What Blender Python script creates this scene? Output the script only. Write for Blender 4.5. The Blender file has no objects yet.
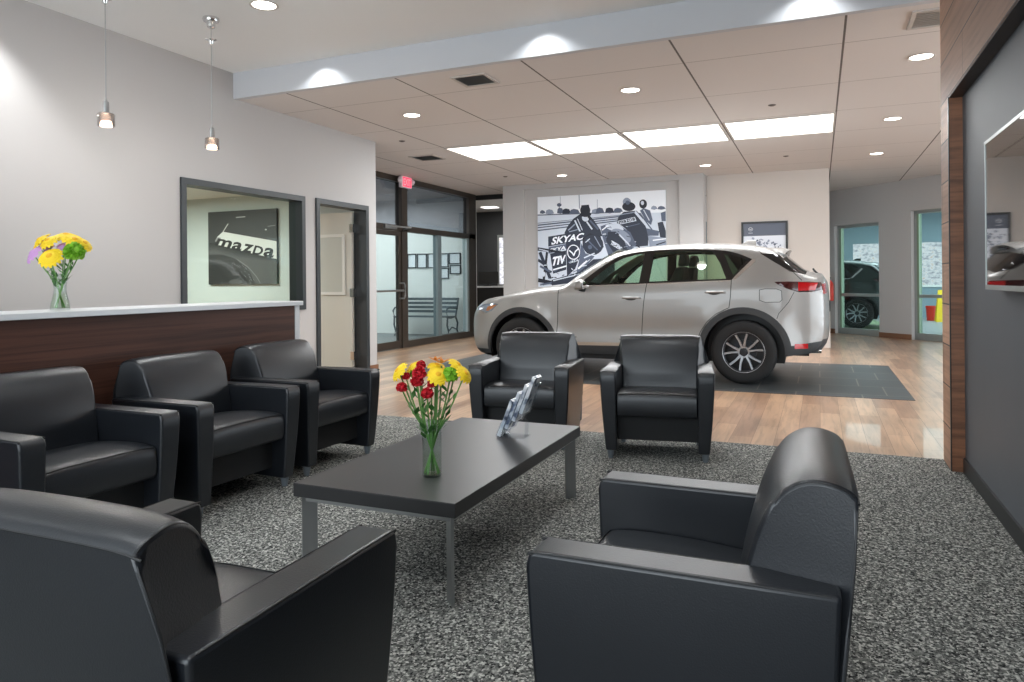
import bpy, bmesh, math, random
from mathutils import Vector, Matrix, geometry
random.seed(7)
PI = math.pi
scene = bpy.context.scene
col = scene.collection
R = math.radians

# ------------------------------------------------------------------ materials
def srgb(r, g, b):
    def f(c):
        c /= 255.0
        return c/12.92 if c <= .04045 else ((c+.055)/1.055)**2.4
    return (f(r), f(g), f(b), 1.0)

def newmat(name):
    m = bpy.data.materials.new(name); m.use_nodes = True
    nt = m.node_tree
    return m, nt, nt.nodes['Principled BSDF']

def pmat(name, rgb, rough=.5, metal=0, spec=.5, coat=0, emit=0, bump=0, bscale=200, var=0, vscale=4):
    m, nt, b = newmat(name)
    b.inputs['Base Color'].default_value = srgb(*rgb)
    b.inputs['Roughness'].default_value = rough
    b.inputs['Metallic'].default_value = metal
    b.inputs['Specular IOR Level'].default_value = spec
    b.inputs['Coat Weight'].default_value = coat
    b.inputs['Coat Roughness'].default_value = .06
    if emit:
        b.inputs['Emission Color'].default_value = srgb(*rgb)
        b.inputs['Emission Strength'].default_value = emit
    tc = nt.nodes.new('ShaderNodeTexCoord')
    if bump:
        n = nt.nodes.new('ShaderNodeTexNoise'); n.inputs['Scale'].default_value = bscale; n.inputs['Detail'].default_value = 3
        bp = nt.nodes.new('ShaderNodeBump'); bp.inputs['Strength'].default_value = bump; bp.inputs['Distance'].default_value = .002
        nt.links.new(tc.outputs['Object'], n.inputs['Vector'])
        nt.links.new(n.outputs['Fac'], bp.inputs['Height']); nt.links.new(bp.outputs['Normal'], b.inputs['Normal'])
    if var:
        n = nt.nodes.new('ShaderNodeTexNoise'); n.inputs['Scale'].default_value = vscale; n.inputs['Detail'].default_value = 4
        mx = nt.nodes.new('ShaderNodeMix'); mx.data_type = 'RGBA'
        c = srgb(*rgb)
        mx.inputs[6].default_value = tuple(v*(1-var) for v in c[:3])+(1,)
        mx.inputs[7].default_value = tuple(min(1, v*(1+var)) for v in c[:3])+(1,)
        nt.links.new(tc.outputs['Object'], n.inputs['Vector'])
        nt.links.new(n.outputs['Fac'], mx.inputs[0]); nt.links.new(mx.outputs[2], b.inputs['Base Color'])
    return m

def emat(name, rgb, strength):
    m, nt, b = newmat(name)
    nt.nodes.remove(b)
    e = nt.nodes.new('ShaderNodeEmission'); e.inputs['Color'].default_value = srgb(*rgb); e.inputs['Strength'].default_value = strength
    nt.links.new(e.outputs[0], nt.nodes['Material Output'].inputs['Surface'])
    return m

def glassmat(name, tint=(255, 255, 255), refl=.12, rough=.0, dens=1.0):
    """thin sheet of glass: clear tinted pane with mirror reflection growing towards grazing"""
    m, nt, b = newmat(name); nt.nodes.remove(b)
    t = nt.nodes.new('ShaderNodeBsdfTransparent'); t.inputs['Color'].default_value = srgb(*tint)
    g = nt.nodes.new('ShaderNodeBsdfGlossy'); g.inputs['Roughness'].default_value = rough
    lw = nt.nodes.new('ShaderNodeLayerWeight'); lw.inputs['Blend'].default_value = .5
    fr = nt.nodes.new('ShaderNodeMath'); fr.operation = 'POWER'; fr.inputs[1].default_value = 4.5; nt.links.new(lw.outputs['Facing'], fr.inputs[0])
    ad = nt.nodes.new('ShaderNodeMath'); ad.operation = 'MULTIPLY_ADD'; ad.inputs[1].default_value = dens; ad.inputs[2].default_value = refl; ad.use_clamp = True
    mx = nt.nodes.new('ShaderNodeMixShader')
    nt.links.new(fr.outputs[0], ad.inputs[0]); nt.links.new(ad.outputs[0], mx.inputs[0])
    nt.links.new(t.outputs[0], mx.inputs[1]); nt.links.new(g.outputs[0], mx.inputs[2])
    nt.links.new(mx.outputs[0], nt.nodes['Material Output'].inputs['Surface'])
    return m

def nodes_vec(nt, order='xyz', scale=(1, 1, 1)):
    """world position with axes re-ordered and scaled, for procedural surfaces"""
    g = nt.nodes.new('ShaderNodeNewGeometry'); s = nt.nodes.new('ShaderNodeSeparateXYZ'); c = nt.nodes.new('ShaderNodeCombineXYZ')
    nt.links.new(g.outputs['Position'], s.inputs[0])
    for i, ax in enumerate(order):
        mu = nt.nodes.new('ShaderNodeMath'); mu.operation = 'MULTIPLY'; mu.inputs[1].default_value = scale[i]
        nt.links.new(s.outputs['xyz'.index(ax)], mu.inputs[0]); nt.links.new(mu.outputs[0], c.inputs[i])
    return c.outputs[0]

def ramp(nt, fac, stops):
    r = nt.nodes.new('ShaderNodeValToRGB'); e = r.color_ramp.elements
    e[0].position, e[0].color = stops[0][0], stops[0][1]
    e[1].position, e[1].color = stops[-1][0], stops[-1][1]
    for p, c in stops[1:-1]:
        x = e.new(p); x.color = c
    nt.links.new(fac, r.inputs[0])
    return r.outputs[0]

def mixc(nt, fac, a, b, mode='MIX'):
    m = nt.nodes.new('ShaderNodeMix'); m.data_type = 'RGBA'; m.blend_type = mode
    for v, i in ((fac, 0), (a, 6), (b, 7)):
        if hasattr(v, 'links') or hasattr(v, 'is_linked'): nt.links.new(v, m.inputs[i])
        else: m.inputs[i].default_value = v
    return m.outputs[2]

def plankmat(name, order, plank_l, plank_w, c1, c2, gap, rough=.4, grain=1.0, gapw=.003, gr_scale=(1.2, 26, 1), coat=0, spec=.5, bias=0.0):
    m, nt, b = newmat(name)
    v = nodes_vec(nt, order)
    br = nt.nodes.new('ShaderNodeTexBrick'); br.offset = .37; br.offset_frequency = 2
    br.inputs['Scale'].default_value = 1
    br.inputs['Brick Width'].default_value = plank_l; br.inputs['Row Height'].default_value = plank_w
    br.inputs['Mortar Size'].default_value = gapw; br.inputs['Mortar Smooth'].default_value = .1; br.inputs['Bias'].default_value = bias
    br.inputs['Color1'].default_value = srgb(*c1); br.inputs['Color2'].default_value = srgb(*c2); br.inputs['Mortar'].default_value = srgb(*gap)
    nt.links.new(v, br.inputs['Vector'])
    n = nt.nodes.new('ShaderNodeTexNoise'); n.inputs['Scale'].default_value = 1; n.inputs['Detail'].default_value = 5; n.inputs['Roughness'].default_value = .6; n.inputs['Distortion'].default_value = .6
    nt.links.new(nodes_vec(nt, order, gr_scale), n.inputs['Vector'])
    g = ramp(nt, n.outputs['Fac'], [(.3, (1-.42*grain,)*3+(1,)), (.55, (1, 1, 1, 1)), (.75, (1+.0*grain,)*3+(1,))])
    n2 = nt.nodes.new('ShaderNodeTexNoise'); n2.inputs['Scale'].default_value = 1; n2.inputs['Detail'].default_value = 2
    nt.links.new(nodes_vec(nt, order, (gr_scale[0]*.7, gr_scale[1]*.25, 1)), n2.inputs['Vector'])
    g2 = ramp(nt, n2.outputs['Fac'], [(.35, (1-.25*grain,)*3+(1,)), (.65, (1, 1, 1, 1))])
    c = mixc(nt, 1.0, br.outputs['Color'], g, 'MULTIPLY'); c = mixc(nt, 1.0, c, g2, 'MULTIPLY')
    nt.links.new(c, b.inputs['Base Color'])
    b.inputs['Roughness'].default_value = rough; b.inputs['Coat Weight'].default_value = coat; b.inputs['Specular IOR Level'].default_value = spec
    return m

M = {}
M['wall'] = pmat('painted_wall', (184, 181, 179), .75, bump=.08, bscale=400)
M['wall_warm'] = pmat('warm_wall', (200, 191, 183), .75, bump=.08, bscale=400)
M['ceil_up'] = pmat('ceiling_paint', (232, 233, 232), .8)
M['beam'] = pmat('beam_paint', (196, 198, 202), .75)
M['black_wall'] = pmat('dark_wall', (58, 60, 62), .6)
M['grey_wall'] = pmat('grey_laminate', (84, 88, 94), .55, var=.07, vscale=3)
M['frame_grey'] = pmat('frame_grey', (50, 55, 58), .45)
M['bronze'] = pmat('bronze_frame', (66, 58, 51), .45, metal=.3)
M['alu'] = pmat('aluminium', (165, 170, 168), .4, metal=.7)
M['chrome'] = pmat('chrome', (225, 225, 225), .12, metal=1)
M['white'] = pmat('white_paint', (225, 225, 220), .5)
M['door_white'] = pmat('door_leaf', (206, 205, 196), .55)
M['office_wall'] = pmat('office_wall', (200, 207, 204), .7)
M['solid_white'] = pmat('white_solid_top', (222, 224, 226), .28)
M['wenge'] = plankmat('wenge_veneer', 'yzx', 30, 5, (92, 58, 46), (92, 58, 46), (50, 30, 25), .5, 1.2, 0, (.9, 46, 1), spec=.3)
M['walnut'] = plankmat('walnut_planks', 'yzx', 1.15, .255, (200, 158, 130), (140, 104, 82), (44, 34, 28), .52, .85, .0045, (1.6, 30, 1))
M['walnut_edge'] = plankmat('walnut_dark', 'zxy', 30, 5, (150, 100, 70), (150, 100, 70), (50, 34, 26), .4, 1.1, 0, (34, 3, 1))
M['skirt_wood'] = pmat('skirting_wood', (126, 88, 64), .5)
M['floor'] = plankmat('wood_floor', 'yxz', 1.22, .155, (206, 170, 138), (160, 124, 98), (110, 82, 64), .29, .8, .0014, (2.0, 22, 1), coat=.15)
M['dark_skirt'] = pmat('dark_skirting', (32, 34, 36), .4)
M['tv_black'] = pmat('screen_glass', (9, 10, 12), .03, spec=.9)
M['leather'] = pmat('black_leather', (25, 28, 33), .34, spec=.65, bump=.22, bscale=260, var=.12, vscale=6)
M['leather_dark'] = pmat('black_cloth', (20, 21, 23), .7)
M['stitch'] = pmat('seam', (15, 16, 18), .5)
M['foot'] = pmat('grey_foot', (130, 138, 145), .4, metal=.4)
M['table_top'] = pmat('dark_laminate', (52, 51, 51), .36, spec=.5, var=.05, vscale=8)
M['table_edge'] = pmat('dark_edge', (36, 36, 37), .45)
M['steel'] = pmat('brushed_steel', (160, 162, 162), .35, metal=.85)
M['vase'] = glassmat('vase_glass', (246, 250, 248), .03)
M['water'] = glassmat('vase_water', (248, 251, 244), .02)
M['acrylic'] = glassmat('acrylic', (247, 249, 251), .025, dens=.5)
M['office_glass'] = glassmat('office_glass', (244, 250, 247), .012, dens=.35)
M['store_glass'] = glassmat('store_glass', (232, 240, 242), .02)
M['transom_glass'] = glassmat('transom_glass', (196, 201, 208), .10)  # grey tint stands in for the showroom reflected in the upper glass
M['teal_glass'] = glassmat('bay_glass', (216, 227, 227), .02, dens=.4)
M['green_jamb'] = pmat('jamb', (130, 150, 125), .4, metal=.3)
M['stem'] = pmat('stem', (104, 150, 78), .5)
M['leaf'] = pmat('leaf', (58, 112, 44), .5)
M['yellow'] = pmat('yellow_petal', (250, 214, 30), .6)
M['yellow_c'] = pmat('yellow_centre', (240, 180, 20), .7)
M['red'] = pmat('red_petal', (198, 20, 38), .6)
M['mauve'] = pmat('mauve_petal', (200, 150, 205), .6)
M['greenb'] = pmat('green_bloom', (138, 196, 50), .6)
M['orange'] = pmat('orange_petal', (222, 140, 60), .6)
M['paper'] = pmat('paper', (225, 228, 230), .6)
M['black'] = pmat('black_plastic', (18, 18, 19), .4)
M['blackgloss'] = pmat('piano_black', (14, 15, 16), .08, spec=.7)
M['tyre'] = pmat('tyre_rubber', (24, 24, 25), .7, bump=.2, bscale=60)
M['alloy'] = pmat('machined_alloy', (178, 180, 184), .28, metal=.8)
M['gunmetal'] = pmat('gunmetal', (52, 54, 58), .4, metal=.6)
M['clad'] = pmat('grey_cladding', (52, 54, 56), .6)
M['red_lamp'] = pmat('tail_lamp', (176, 14, 20), .15, coat=.6, emit=.06)
M['dark_lamp'] = pmat('smoked_lamp', (58, 14, 18), .12, coat=.6)
M['clear_lamp'] = pmat('head_lamp', (150, 160, 172), .1, metal=.5, coat=1)
M['amber'] = pmat('amber_lamp', (176, 112, 70), .25, coat=.5)
M['car_glass'] = glassmat('car_glass', (196, 216, 196), .05)
M['car_dark_glass'] = glassmat('car_dark_glass', (70, 84, 74), .05)
M['cabin'] = pmat('cabin_trim', (36, 37, 38), .7)
M['beige'] = pmat('cabin_pale', (206, 204, 186), .7)
M['tile'] = plankmat('slate_tile', 'xyz', .62, .62, (66, 70, 72), (58, 62, 64), (112, 108, 98), .45, .15, .007, (2, 2, 1))
M['panel_light'] = emat('light_panel', (255, 250, 244), 2.0)
M['lens'] = emat('downlight_lens', (255, 246, 235), 6)
M['bulb'] = emat('pendant_bulb', (255, 236, 214), 14)
M['pend_glass'] = glassmat('pendant_glass', (226, 218, 214), .30)
M['cert_frame'] = pmat('certificate_frame', (40, 42, 44), .4)
M['iron'] = pmat('bench_iron', (84, 92, 96), .5, metal=.3)
M['vest_floor'] = pmat('vestibule_floor', (120, 124, 124), .7)
M['bay_floor'] = pmat('bay_floor', (120, 138, 96), .5)
M['bay_floor2'] = pmat('bay_floor_grey', (136, 140, 140), .5)
M['bay_wall'] = pmat('bay_wall', (128, 146, 154), .7)
M['exit_red'] = pmat('exit_face', (232, 76, 102), .5, emit=.9)
M['exit_white'] = pmat('exit_housing', (225, 215, 222), .5)
M['cone_red'] = pmat('red_plastic', (214, 52, 34), .5)
M['cone_yel'] = pmat('yellow_plastic', (232, 196, 30), .5)
M['dotblack'] = pmat('sprinkler_metal', (96, 88, 82), .5)
M['vent_dark'] = pmat('vent_dark', (112, 114, 115), .6)
M['vent_white'] = pmat('vent_white', (190, 184, 178), .6)

def carpet_mat():
    m, nt, b = newmat('loop_carpet')
    v = nt.nodes.new('ShaderNodeTexVoronoi'); v.inputs['Scale'].default_value = 1
    nt.links.new(nodes_vec(nt, 'xyz', (150, 130, 1)), v.inputs['Vector'])
    n = nt.nodes.new('ShaderNodeTexNoise'); n.inputs['Scale'].default_value = 1; n.inputs['Detail'].default_value = 2
    nt.links.new(nodes_vec(nt, 'xyz', (60, 60, 1)), n.inputs['Vector'])
    sp = nt.nodes.new('ShaderNodeSeparateColor'); nt.links.new(v.outputs['Color'], sp.inputs[0])
    mu = nt.nodes.new('ShaderNodeMath'); mu.operation = 'MULTIPLY'; mu.inputs[1].default_value = .62
    nt.links.new(n.outputs['Fac'], mu.inputs[0])
    add = nt.nodes.new('ShaderNodeMath'); add.operation = 'MULTIPLY_ADD'; add.inputs[1].default_value = .55
    nt.links.new(sp.outputs[0], add.inputs[0]); nt.links.new(mu.outputs[0], add.inputs[2])
    c = ramp(nt, add.outputs[0], [(.30, srgb(26, 27, 28)), (.46, srgb(84, 85, 83)), (.68, srgb(120, 121, 117)), (.86, srgb(194, 193, 186))])
    nt.links.new(c, b.inputs['Base Color']); b.inputs['Roughness'].default_value = .95; b.inputs['Specular IOR Level'].default_value = .1
    return m
M['carpet'] = carpet_mat()

def grid_ceiling_mat():
    """acoustic panels 1.25 m square: strong joints one way, faint ones the other"""
    m, nt, b = newmat('panel_ceiling')
    g = nt.nodes.new('ShaderNodeNewGeometry'); s = nt.nodes.new('ShaderNodeSeparateXYZ'); nt.links.new(g.outputs['Position'], s.inputs[0])
    def lines(axis, off, width):
        a = nt.nodes.new('ShaderNodeMath'); a.operation = 'ADD'; a.inputs[1].default_value = 100*1.2515 - off
        nt.links.new(s.outputs[axis], a.inputs[0])
        mo = nt.nodes.new('ShaderNodeMath'); mo.operation = 'PINGPONG'; mo.inputs[1].default_value = 1.2515/2
        nt.links.new(a.outputs[0], mo.inputs[0])
        lt = nt.nodes.new('ShaderNodeMath'); lt.operation = 'LESS_THAN'; lt.inputs[1].default_value = width
        nt.links.new(mo.outputs[0], lt.inputs[0])
        return lt.outputs[0]
    base = srgb(214, 209, 206)
    c = mixc(nt, lines(1, 6.27, .0045), base, srgb(146, 140, 135))
    c = mixc(nt, lines(0, .193, .0085), c, srgb(100, 94, 90))
    nt.links.new(c, b.inputs['Base Color']); b.inputs['Roughness'].default_value = .8
    return m
M['ceil_low'] = grid_ceiling_mat()

def silver_paint(name, rgb):
    m, nt, b = newmat(name)
    b.inputs['Base Color'].default_value = srgb(*rgb); b.inputs['Metallic'].default_value = .55
    b.inputs['Roughness'].default_value = .42; b.inputs['Coat Weight'].default_value = .6; b.inputs['Coat Roughness'].default_value = .04
    n = nt.nodes.new('ShaderNodeTexNoise'); n.inputs['Scale'].default_value = 900
    tc = nt.nodes.new('ShaderNodeTexCoord'); nt.links.new(tc.outputs['Object'], n.inputs['Vector'])
    bp = nt.nodes.new('ShaderNodeBump'); bp.inputs['Strength'].default_value = .02; nt.links.new(n.outputs['Fac'], bp.inputs['Height']); nt.links.new(bp.outputs['Normal'], b.inputs['Normal'])
    return m
M['paint'] = silver_paint('silver_paint', (153, 151, 148))
M['paint_dark'] = silver_paint('dark_paint', (34, 48, 44))

def outdoor_mat():
    """over-exposed daylight seen through far windows"""
    m, nt, b = newmat('daylight_view'); nt.nodes.remove(b)
    n = nt.nodes.new('ShaderNodeTexNoise'); n.inputs['Scale'].default_value = 3.5; n.inputs['Detail'].default_value = 4
    nt.links.new(nodes_vec(nt, 'xyz', (2.6, 2.6, 4)), n.inputs['Vector'])
    c = ramp(nt, n.outputs['Fac'], [(.3, srgb(165, 165, 175)), (.45, srgb(215, 215, 222)), (.58, srgb(245, 245, 248)), (.75, srgb(222, 196, 182))])
    e = nt.nodes.new('ShaderNodeEmission'); e.inputs['Strength'].default_value = 1.0; nt.links.new(c, e.inputs['Color'])
    nt.links.new(e.outputs[0], nt.nodes['Material Output'].inputs['Surface'])
    return m
M['outdoor'] = outdoor_mat()

# ------------------------------------------------------------------ mesh helpers
class MB:
    def __init__(s): s.v = []; s.f = []; s.m = []
    def add(s, verts, faces, mi=0):
        o = len(s.v); s.v += [tuple(v) for v in verts]
        for f in faces: s.f.append(tuple(i+o for i in f)); s.m.append(mi)
        return s
    def box(s, x0, x1, y0, y1, z0, z1, mi=0):
        v = [(x0, y0, z0), (x1, y0, z0), (x1, y1, z0), (x0, y1, z0), (x0, y0, z1), (x1, y0, z1), (x1, y1, z1), (x0, y1, z1)]
        return s.add(v, [(0, 3, 2, 1), (4, 5, 6, 7), (0, 1, 5, 4), (1, 2, 6, 5), (2, 3, 7, 6), (3, 0, 4, 7)], mi)
    def loft(s, rings, mi=0, caps=True, closed=True):
        n = len(rings[0]); v = [p for r in rings for p in r]; f = []
        for i in range(len(rings)-1):
            for j in range(n if closed else n-1):
                a = i*n+j; b = i*n+(j+1) % n
                f.append((a, b, b+n, a+n))
        if caps:
            f.append(tuple(range(n))[::-1]); f.append(tuple((len(rings)-1)*n+j for j in range(n)))
        return s.add(v, f, mi)
    def tube(s, pts, r, n=8, mi=0):
        pts = [Vector(p) for p in pts]; rings = []
        up = Vector((0, 0, 1))
        for i, p in enumerate(pts):
            d = (pts[min(i+1, len(pts)-1)]-pts[max(i-1, 0)]).normalized()
            a = d.cross(up)
            if a.length < 1e-3: a = d.cross(Vector((1, 0, 0)))
            a.normalize(); b = d.cross(a)
            rr = r[i] if isinstance(r, (list, tuple)) else r
            rings.append([p+a*rr*math.cos(t*2*PI/n)+b*rr*math.sin(t*2*PI/n) for t in range(n)])
        return s.loft(rings, mi)
    def lathe(s, prof, n=24, c=(0, 0, 0), axis='z', mi=0):
        rings = []
        for r, h in prof:
            ring = []
            for t in range(n):
                a = 2*PI*t/n; x, y = r*math.cos(a), r*math.sin(a)
                p = (x, y, h) if axis == 'z' else ((x, h, y) if axis == 'y' else (h, x, y))
                ring.append((p[0]+c[0], p[1]+c[1], p[2]+c[2]))
            rings.append(ring)
        s.loft(rings, mi, caps=prof[0][0] < .012 and prof[-1][0] < .012)
        return s
    def poly(s, pts, mi=0): return s.add(pts, [tuple(range(len(pts)))], mi)
    def ellipsoid(s, c, r, n=12, k=8, mi=0):
        rings = []
        for i in range(k+1):
            a = -PI/2+PI*i/k; rr = max(math.cos(a), .001)
            rings.append([(c[0]+r[0]*rr*math.cos(2*PI*t/n), c[1]+r[1]*rr*math.sin(2*PI*t/n), c[2]+r[2]*math.sin(a)) for t in range(n)])
        return s.loft(rings, mi)
    def xf(s, mat):
        s.v = [tuple(mat @ Vector(p)) for p in s.v]; return s
    def build(s, name, mats, parent=None, smooth=35, bevel=0, seg=2, loc=None, rot=None, fix=True):
        me = bpy.data.meshes.new(name); me.from_pydata(s.v, [], s.f)
        if not isinstance(mats, (list, tuple)): mats = [mats]
        for m in mats: me.materials.append(M[m] if isinstance(m, str) else m)
        for p, mi in zip(me.polygons, s.m): p.material_index = mi
        if fix:
            bm = bmesh.new(); bm.from_mesh(me); bmesh.ops.recalc_face_normals(bm, faces=bm.faces); bm.to_mesh(me); bm.free()
        if smooth:
            me.polygons.foreach_set('use_smooth', [True]*len(me.polygons))
            me.set_sharp_from_angle(angle=R(smooth))
        me.update()
        o = bpy.data.objects.new(name, me); col.objects.link(o)
        if parent: o.parent = parent
        if loc: o.location = loc
        if rot: o.rotation_euler = rot
        if bevel:
            b = o.modifiers.new('bevel', 'BEVEL'); b.width = bevel; b.segments = seg; b.limit_method = 'ANGLE'; b.angle_limit = R(40)
        return o

def tag(o, label=None, cat=None, group=None, kind=None):
    if label: o['label'] = label
    if cat: o['category'] = cat
    if group: o['group'] = group
    if kind: o['kind'] = kind
    return o
def thing(name, label, cat, loc=(0, 0, 0), rz=0, group=None):
    o = bpy.data.objects.new(name, None); col.objects.link(o); o.empty_display_size = .1
    o.location = loc; o.rotation_euler = (0, 0, rz)
    return tag(o, label, cat, group)
def struct(name, mb, mat, parent=None, **k):
    k.setdefault('smooth', 0)
    o = mb.build(name, mat, parent, **k)
    if parent is None: o['kind'] = 'structure'
    return o
def copy_tree(o, parent=None):
    c = o.copy(); col.objects.link(c)
    if parent: c.parent = parent
    for ch in list(o.children): copy_tree(ch, c)
    return c
def rect(mb, x0, x1, y0, y1, z0, z1, mi=0): return mb.box(min(x0, x1), max(x0, x1), min(y0, y1), max(y0, y1), min(z0, z1), max(z0, z1), mi)
def box(x0, x1, y0, y1, z0, z1): return rect(MB(), x0, x1, y0, y1, z0, z1)
def text_mesh(s, size=1.0, bold=0.0, shear=0.0):
    """outline of the lettering as flat 2-D triangles/ngons"""
    cu = bpy.data.curves.new('lettering', 'FONT'); cu.body = s; cu.size = size; cu.offset = bold; cu.shear = shear; cu.resolution_u = 3
    o = bpy.data.objects.new('lettering', cu); col.objects.link(o)
    dg = bpy.context.evaluated_depsgraph_get(); me = bpy.data.meshes.new_from_object(o.evaluated_get(dg))
    v = [(p.co.x, p.co.y) for p in me.vertices]; f = [tuple(p.vertices) for p in me.polygons]
    bpy.data.objects.remove(o); bpy.data.curves.remove(cu); bpy.data.meshes.remove(me)
    x0 = min(p[0] for p in v); x1 = max(p[0] for p in v); y0 = min(p[1] for p in v); y1 = max(p[1] for p in v)
    return [((a-x0)/(x1-x0), (b-y0)/(y1-y0)) for a, b in v], f

# ------------------------------------------------------------------ key dimensions
WX = -5.43        # left wall face
ZL, ZU = 3.056, 3.313   # lower / upper ceiling
YB = 5.54         # ceiling step
YC = 5.395        # carpet edge
XP = .735         # wood wall face
XG = .81          # grey recessed panel

# ------------------------------------------------------------------ setting
struct('floor', box(-12, 7, -3.2, 24, -.12, -.012), 'floor')
struct('floor.001', box(-5.43, XG, -3.2, YC, -.0115, 0), 'carpet')
fw = MB(); rect(fw, -6.85, 6.9, YC, 17.9, -.0115, -.0005); struct('floor.002', fw, 'floor')
tl = MB(); rect(tl, -5.02, .845, 7.85, 10.82, -.0004, .003); struct('floor.003', tl, 'tile')
rect2 = MB(); rect(rect2, -12, -6.85, 8.2, 14.05, -.0115, -.001); struct('floor.004', rect2, 'vest_floor')

wl = MB()                                  # left wall with openings for the office window and the door
wt = -5.58
for y0, y1, z0, z1 in ((-3.2, 4.88, 0, ZU), (4.88, 6.60, 0, .90), (4.88, 6.60, 2.17, ZU), (6.60, 6.815, 0, ZU), (6.815, 7.86, 2.175, ZU), (7.86, 8.06, 0, ZU)):
    rect(wl, wt, WX, y0, y1, z0, z1)
struct('wall_left', wl, 'wall')
struct('wall_left_end', box(-10.5, wt, 8.0, 8.06, 0, ZU), 'wall')
struct('baseboard_left', box(WX-.155, WX+.012, 7.87, 8.075, 0, .09), 'skirt_wood')
# office behind the left wall
struct('wall_office_back', box(-10.5, wt, 7.93, 7.995, 0, 2.5), 'office_wall')
struct('wall_office_side', box(-10.6, -10.5, 1.2, 8.0, 0, 2.5), 'office_wall')
struct('wall_office_front', box(-10.5, wt, 1.2, 1.3, 0, 2.5), 'office_wall')
struct('ceiling.002', box(-10.5, wt, 1.3, 7.93, 2.44, 2.5), 'white')
struct('ceiling', box(-5.6, 7, -3.2, YB, ZU, ZU+.1), 'ceil_up')
struct('ceiling.001', box(-12, 7, YB+.05, 24, ZL, ZL+.1), 'ceil_low')
struct('trim_1', box(WX, 7, YB, YB+.06, ZL-.004, ZU), 'beam')
# wood wall at the right with its grey recess
ww = MB()
rect(ww, XP, 1.05, 5.09, 5.37, 0, ZU); rect(ww, XP, 1.05, -3.2, 5.09, 2.29, ZU)
struct('wall_right', ww, 'walnut')
struct('trim_2', box(XP+.004, XG+.01, 5.078, 5.0915, 0, 2.29), 'walnut_edge')
struct('trim_3', box(XP+.003, XG+.01, -3.2, 5.08, 2.283, 2.293), 'black')
struct('trim_4', box(XP-.001, XP+.004, 5.074, 5.096, 0, 2.293), 'black')
struct('wall_right_recess', box(XG, 1.04, -3.2, 5.09, 0, 2.3), 'grey_wall')
struct('baseboard_right', box(XG-.012, XG, -3.2, 5.078, 0, .088), 'dark_skirt')

# back walls
YA, YBW = 12.9, 13.3
wa = MB(); rect(wa, -5.72, -5.28, YA, YA+.3, 0, ZL); rect(wa, -2.28, -1.86, YA, YA+.3, 0, ZL); rect(wa, -5.28, -2.28, YA+.07, YA+.3, 0, ZL); rect(wa, -5.28, -2.28, YA, YA+.07, 2.96, ZL)
struct('wall_back', wa, 'wall')
struct('wall_back_right', box(-1.86, .17, YBW, YBW+.25, 0, ZL), 'wall_warm')
struct('wall_corridor', box(.05, .17, YBW+.25, 17.0, 0, ZL), 'wall')
# angled wall with two glazed doors: runs from A to B
A = Vector((.20, 16.93, 0)); B = Vector((4.6, 12.432, 0)); dAB = (B-A); LAB = dAB.length; angAB = math.atan2(dAB.y, dAB.x)
def angled(name, mb, mat, parent=None, **k):
    o = mb.build(name, mat, parent, smooth=0, loc=tuple(A) if not parent else None, rot=(0, 0, angAB) if not parent else None, **k)
    if not parent: o['kind'] = 'structure'
    return o
D1 = (.16, 1.29, 2.30); D2 = (2.02, 3.1, 2.45)
aw = MB()
for x0, x1, z0, z1 in ((-.1, D1[0], 0, ZL), (D1[0], D1[1], D1[2], ZL), (D1[1], D2[0], 0, ZL), (D2[0], D2[1], D2[2], ZL), (D2[1], LAB, 0, ZL)):
    rect(aw, x0, x1, 0, .16, z0, z1)
angled('wall_angled', aw, 'wall')
bb = MB(); rect(bb, D1[1], D2[0], -.014, 0, 0, .1); rect(bb, -.1, D1[0], -.014, 0, 0, .1); angled('baseboard_angled', bb, 'skirt_wood')

def glazed_door(name, D, label):
    d = angled(name, (lambda m: (rect(m, D[0], D[0]+.06, .08, .16, 0, D[2]), rect(m, D[1]-.05, D[1], .08, .16, 0, D[2]), rect(m, D[0], D[1], .08, .16, D[2]-.06, D[2]), rect(m, D[0], D[1], .08, .16, 0, .13), rect(m, D[0], D[1], .085, .155, .80, .86)) and m)(MB()), 'alu')
    angled('pane', box(D[0]+.05, D[1]-.04, .115, .12, .1, D[2]-.05), 'teal_glass', d)
    angled('jamb', box(D[0]+.06, D[0]+.10, .08, .16, .13, D[2]-.06), 'green_jamb', d)
    return d
glazed_door('door_1', D1, ''); glazed_door('door_2', D2, '')

# dark side room between the entrance and the poster wall
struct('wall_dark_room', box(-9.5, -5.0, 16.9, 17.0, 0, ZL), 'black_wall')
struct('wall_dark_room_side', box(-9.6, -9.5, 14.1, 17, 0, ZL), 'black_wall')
struct('ceiling.003', box(-9.5, -5.0, 14.2, 16.9, 2.99, 3.05), 'white')
struct('trim_5', box(-6.9, -5.4, 14.05, 14.12, 2.955, ZL), 'black')
# vestibule
struct('wall_vestibule_back', box(-12, -6.9, 14.05, 14.12, 0, ZL), 'white')
struct('wall_vestibule_side', box(-11.6, -11.5, 8.1, 14.05, 0, ZL), 'white')
# service bay behind the angled wall
struct('wall_bay_back', (lambda m: (rect(m, -4, .95, 23.9, 24, 0, ZL), rect(m, .95, 8, 23.9, 24, 0, .95), rect(m, .95, 8, 23.9, 24, 2.2, ZL), rect(m, 1.9, 2.6, 23.9, 24, .9, 2.2), rect(m, 4.3, 8, 23.9, 24, .9, 2.2)) and m)(MB()), 'bay_wall')
struct('wall_bay_side', box(-2, -1.9, 17.5, 23.9, 0, ZL), 'bay_wall')
struct('floor.005', (lambda m: m.poly([(A.x, A.y+.2, .002), (-1.9, 17.2, .002), (-1.9, 23.9, .002), (1.3, 23.9, .002), (1.9, 15.4, .002)]))(MB()), 'bay_floor')
struct('floor.006', (lambda m: m.poly([(1.95, 15.35, .002), (1.3, 23.9, .002), (6.9, 23.9, .002), (6.9, 14, .002), (3.0, 14.3, .002)]))(MB()), 'bay_floor2')
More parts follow.
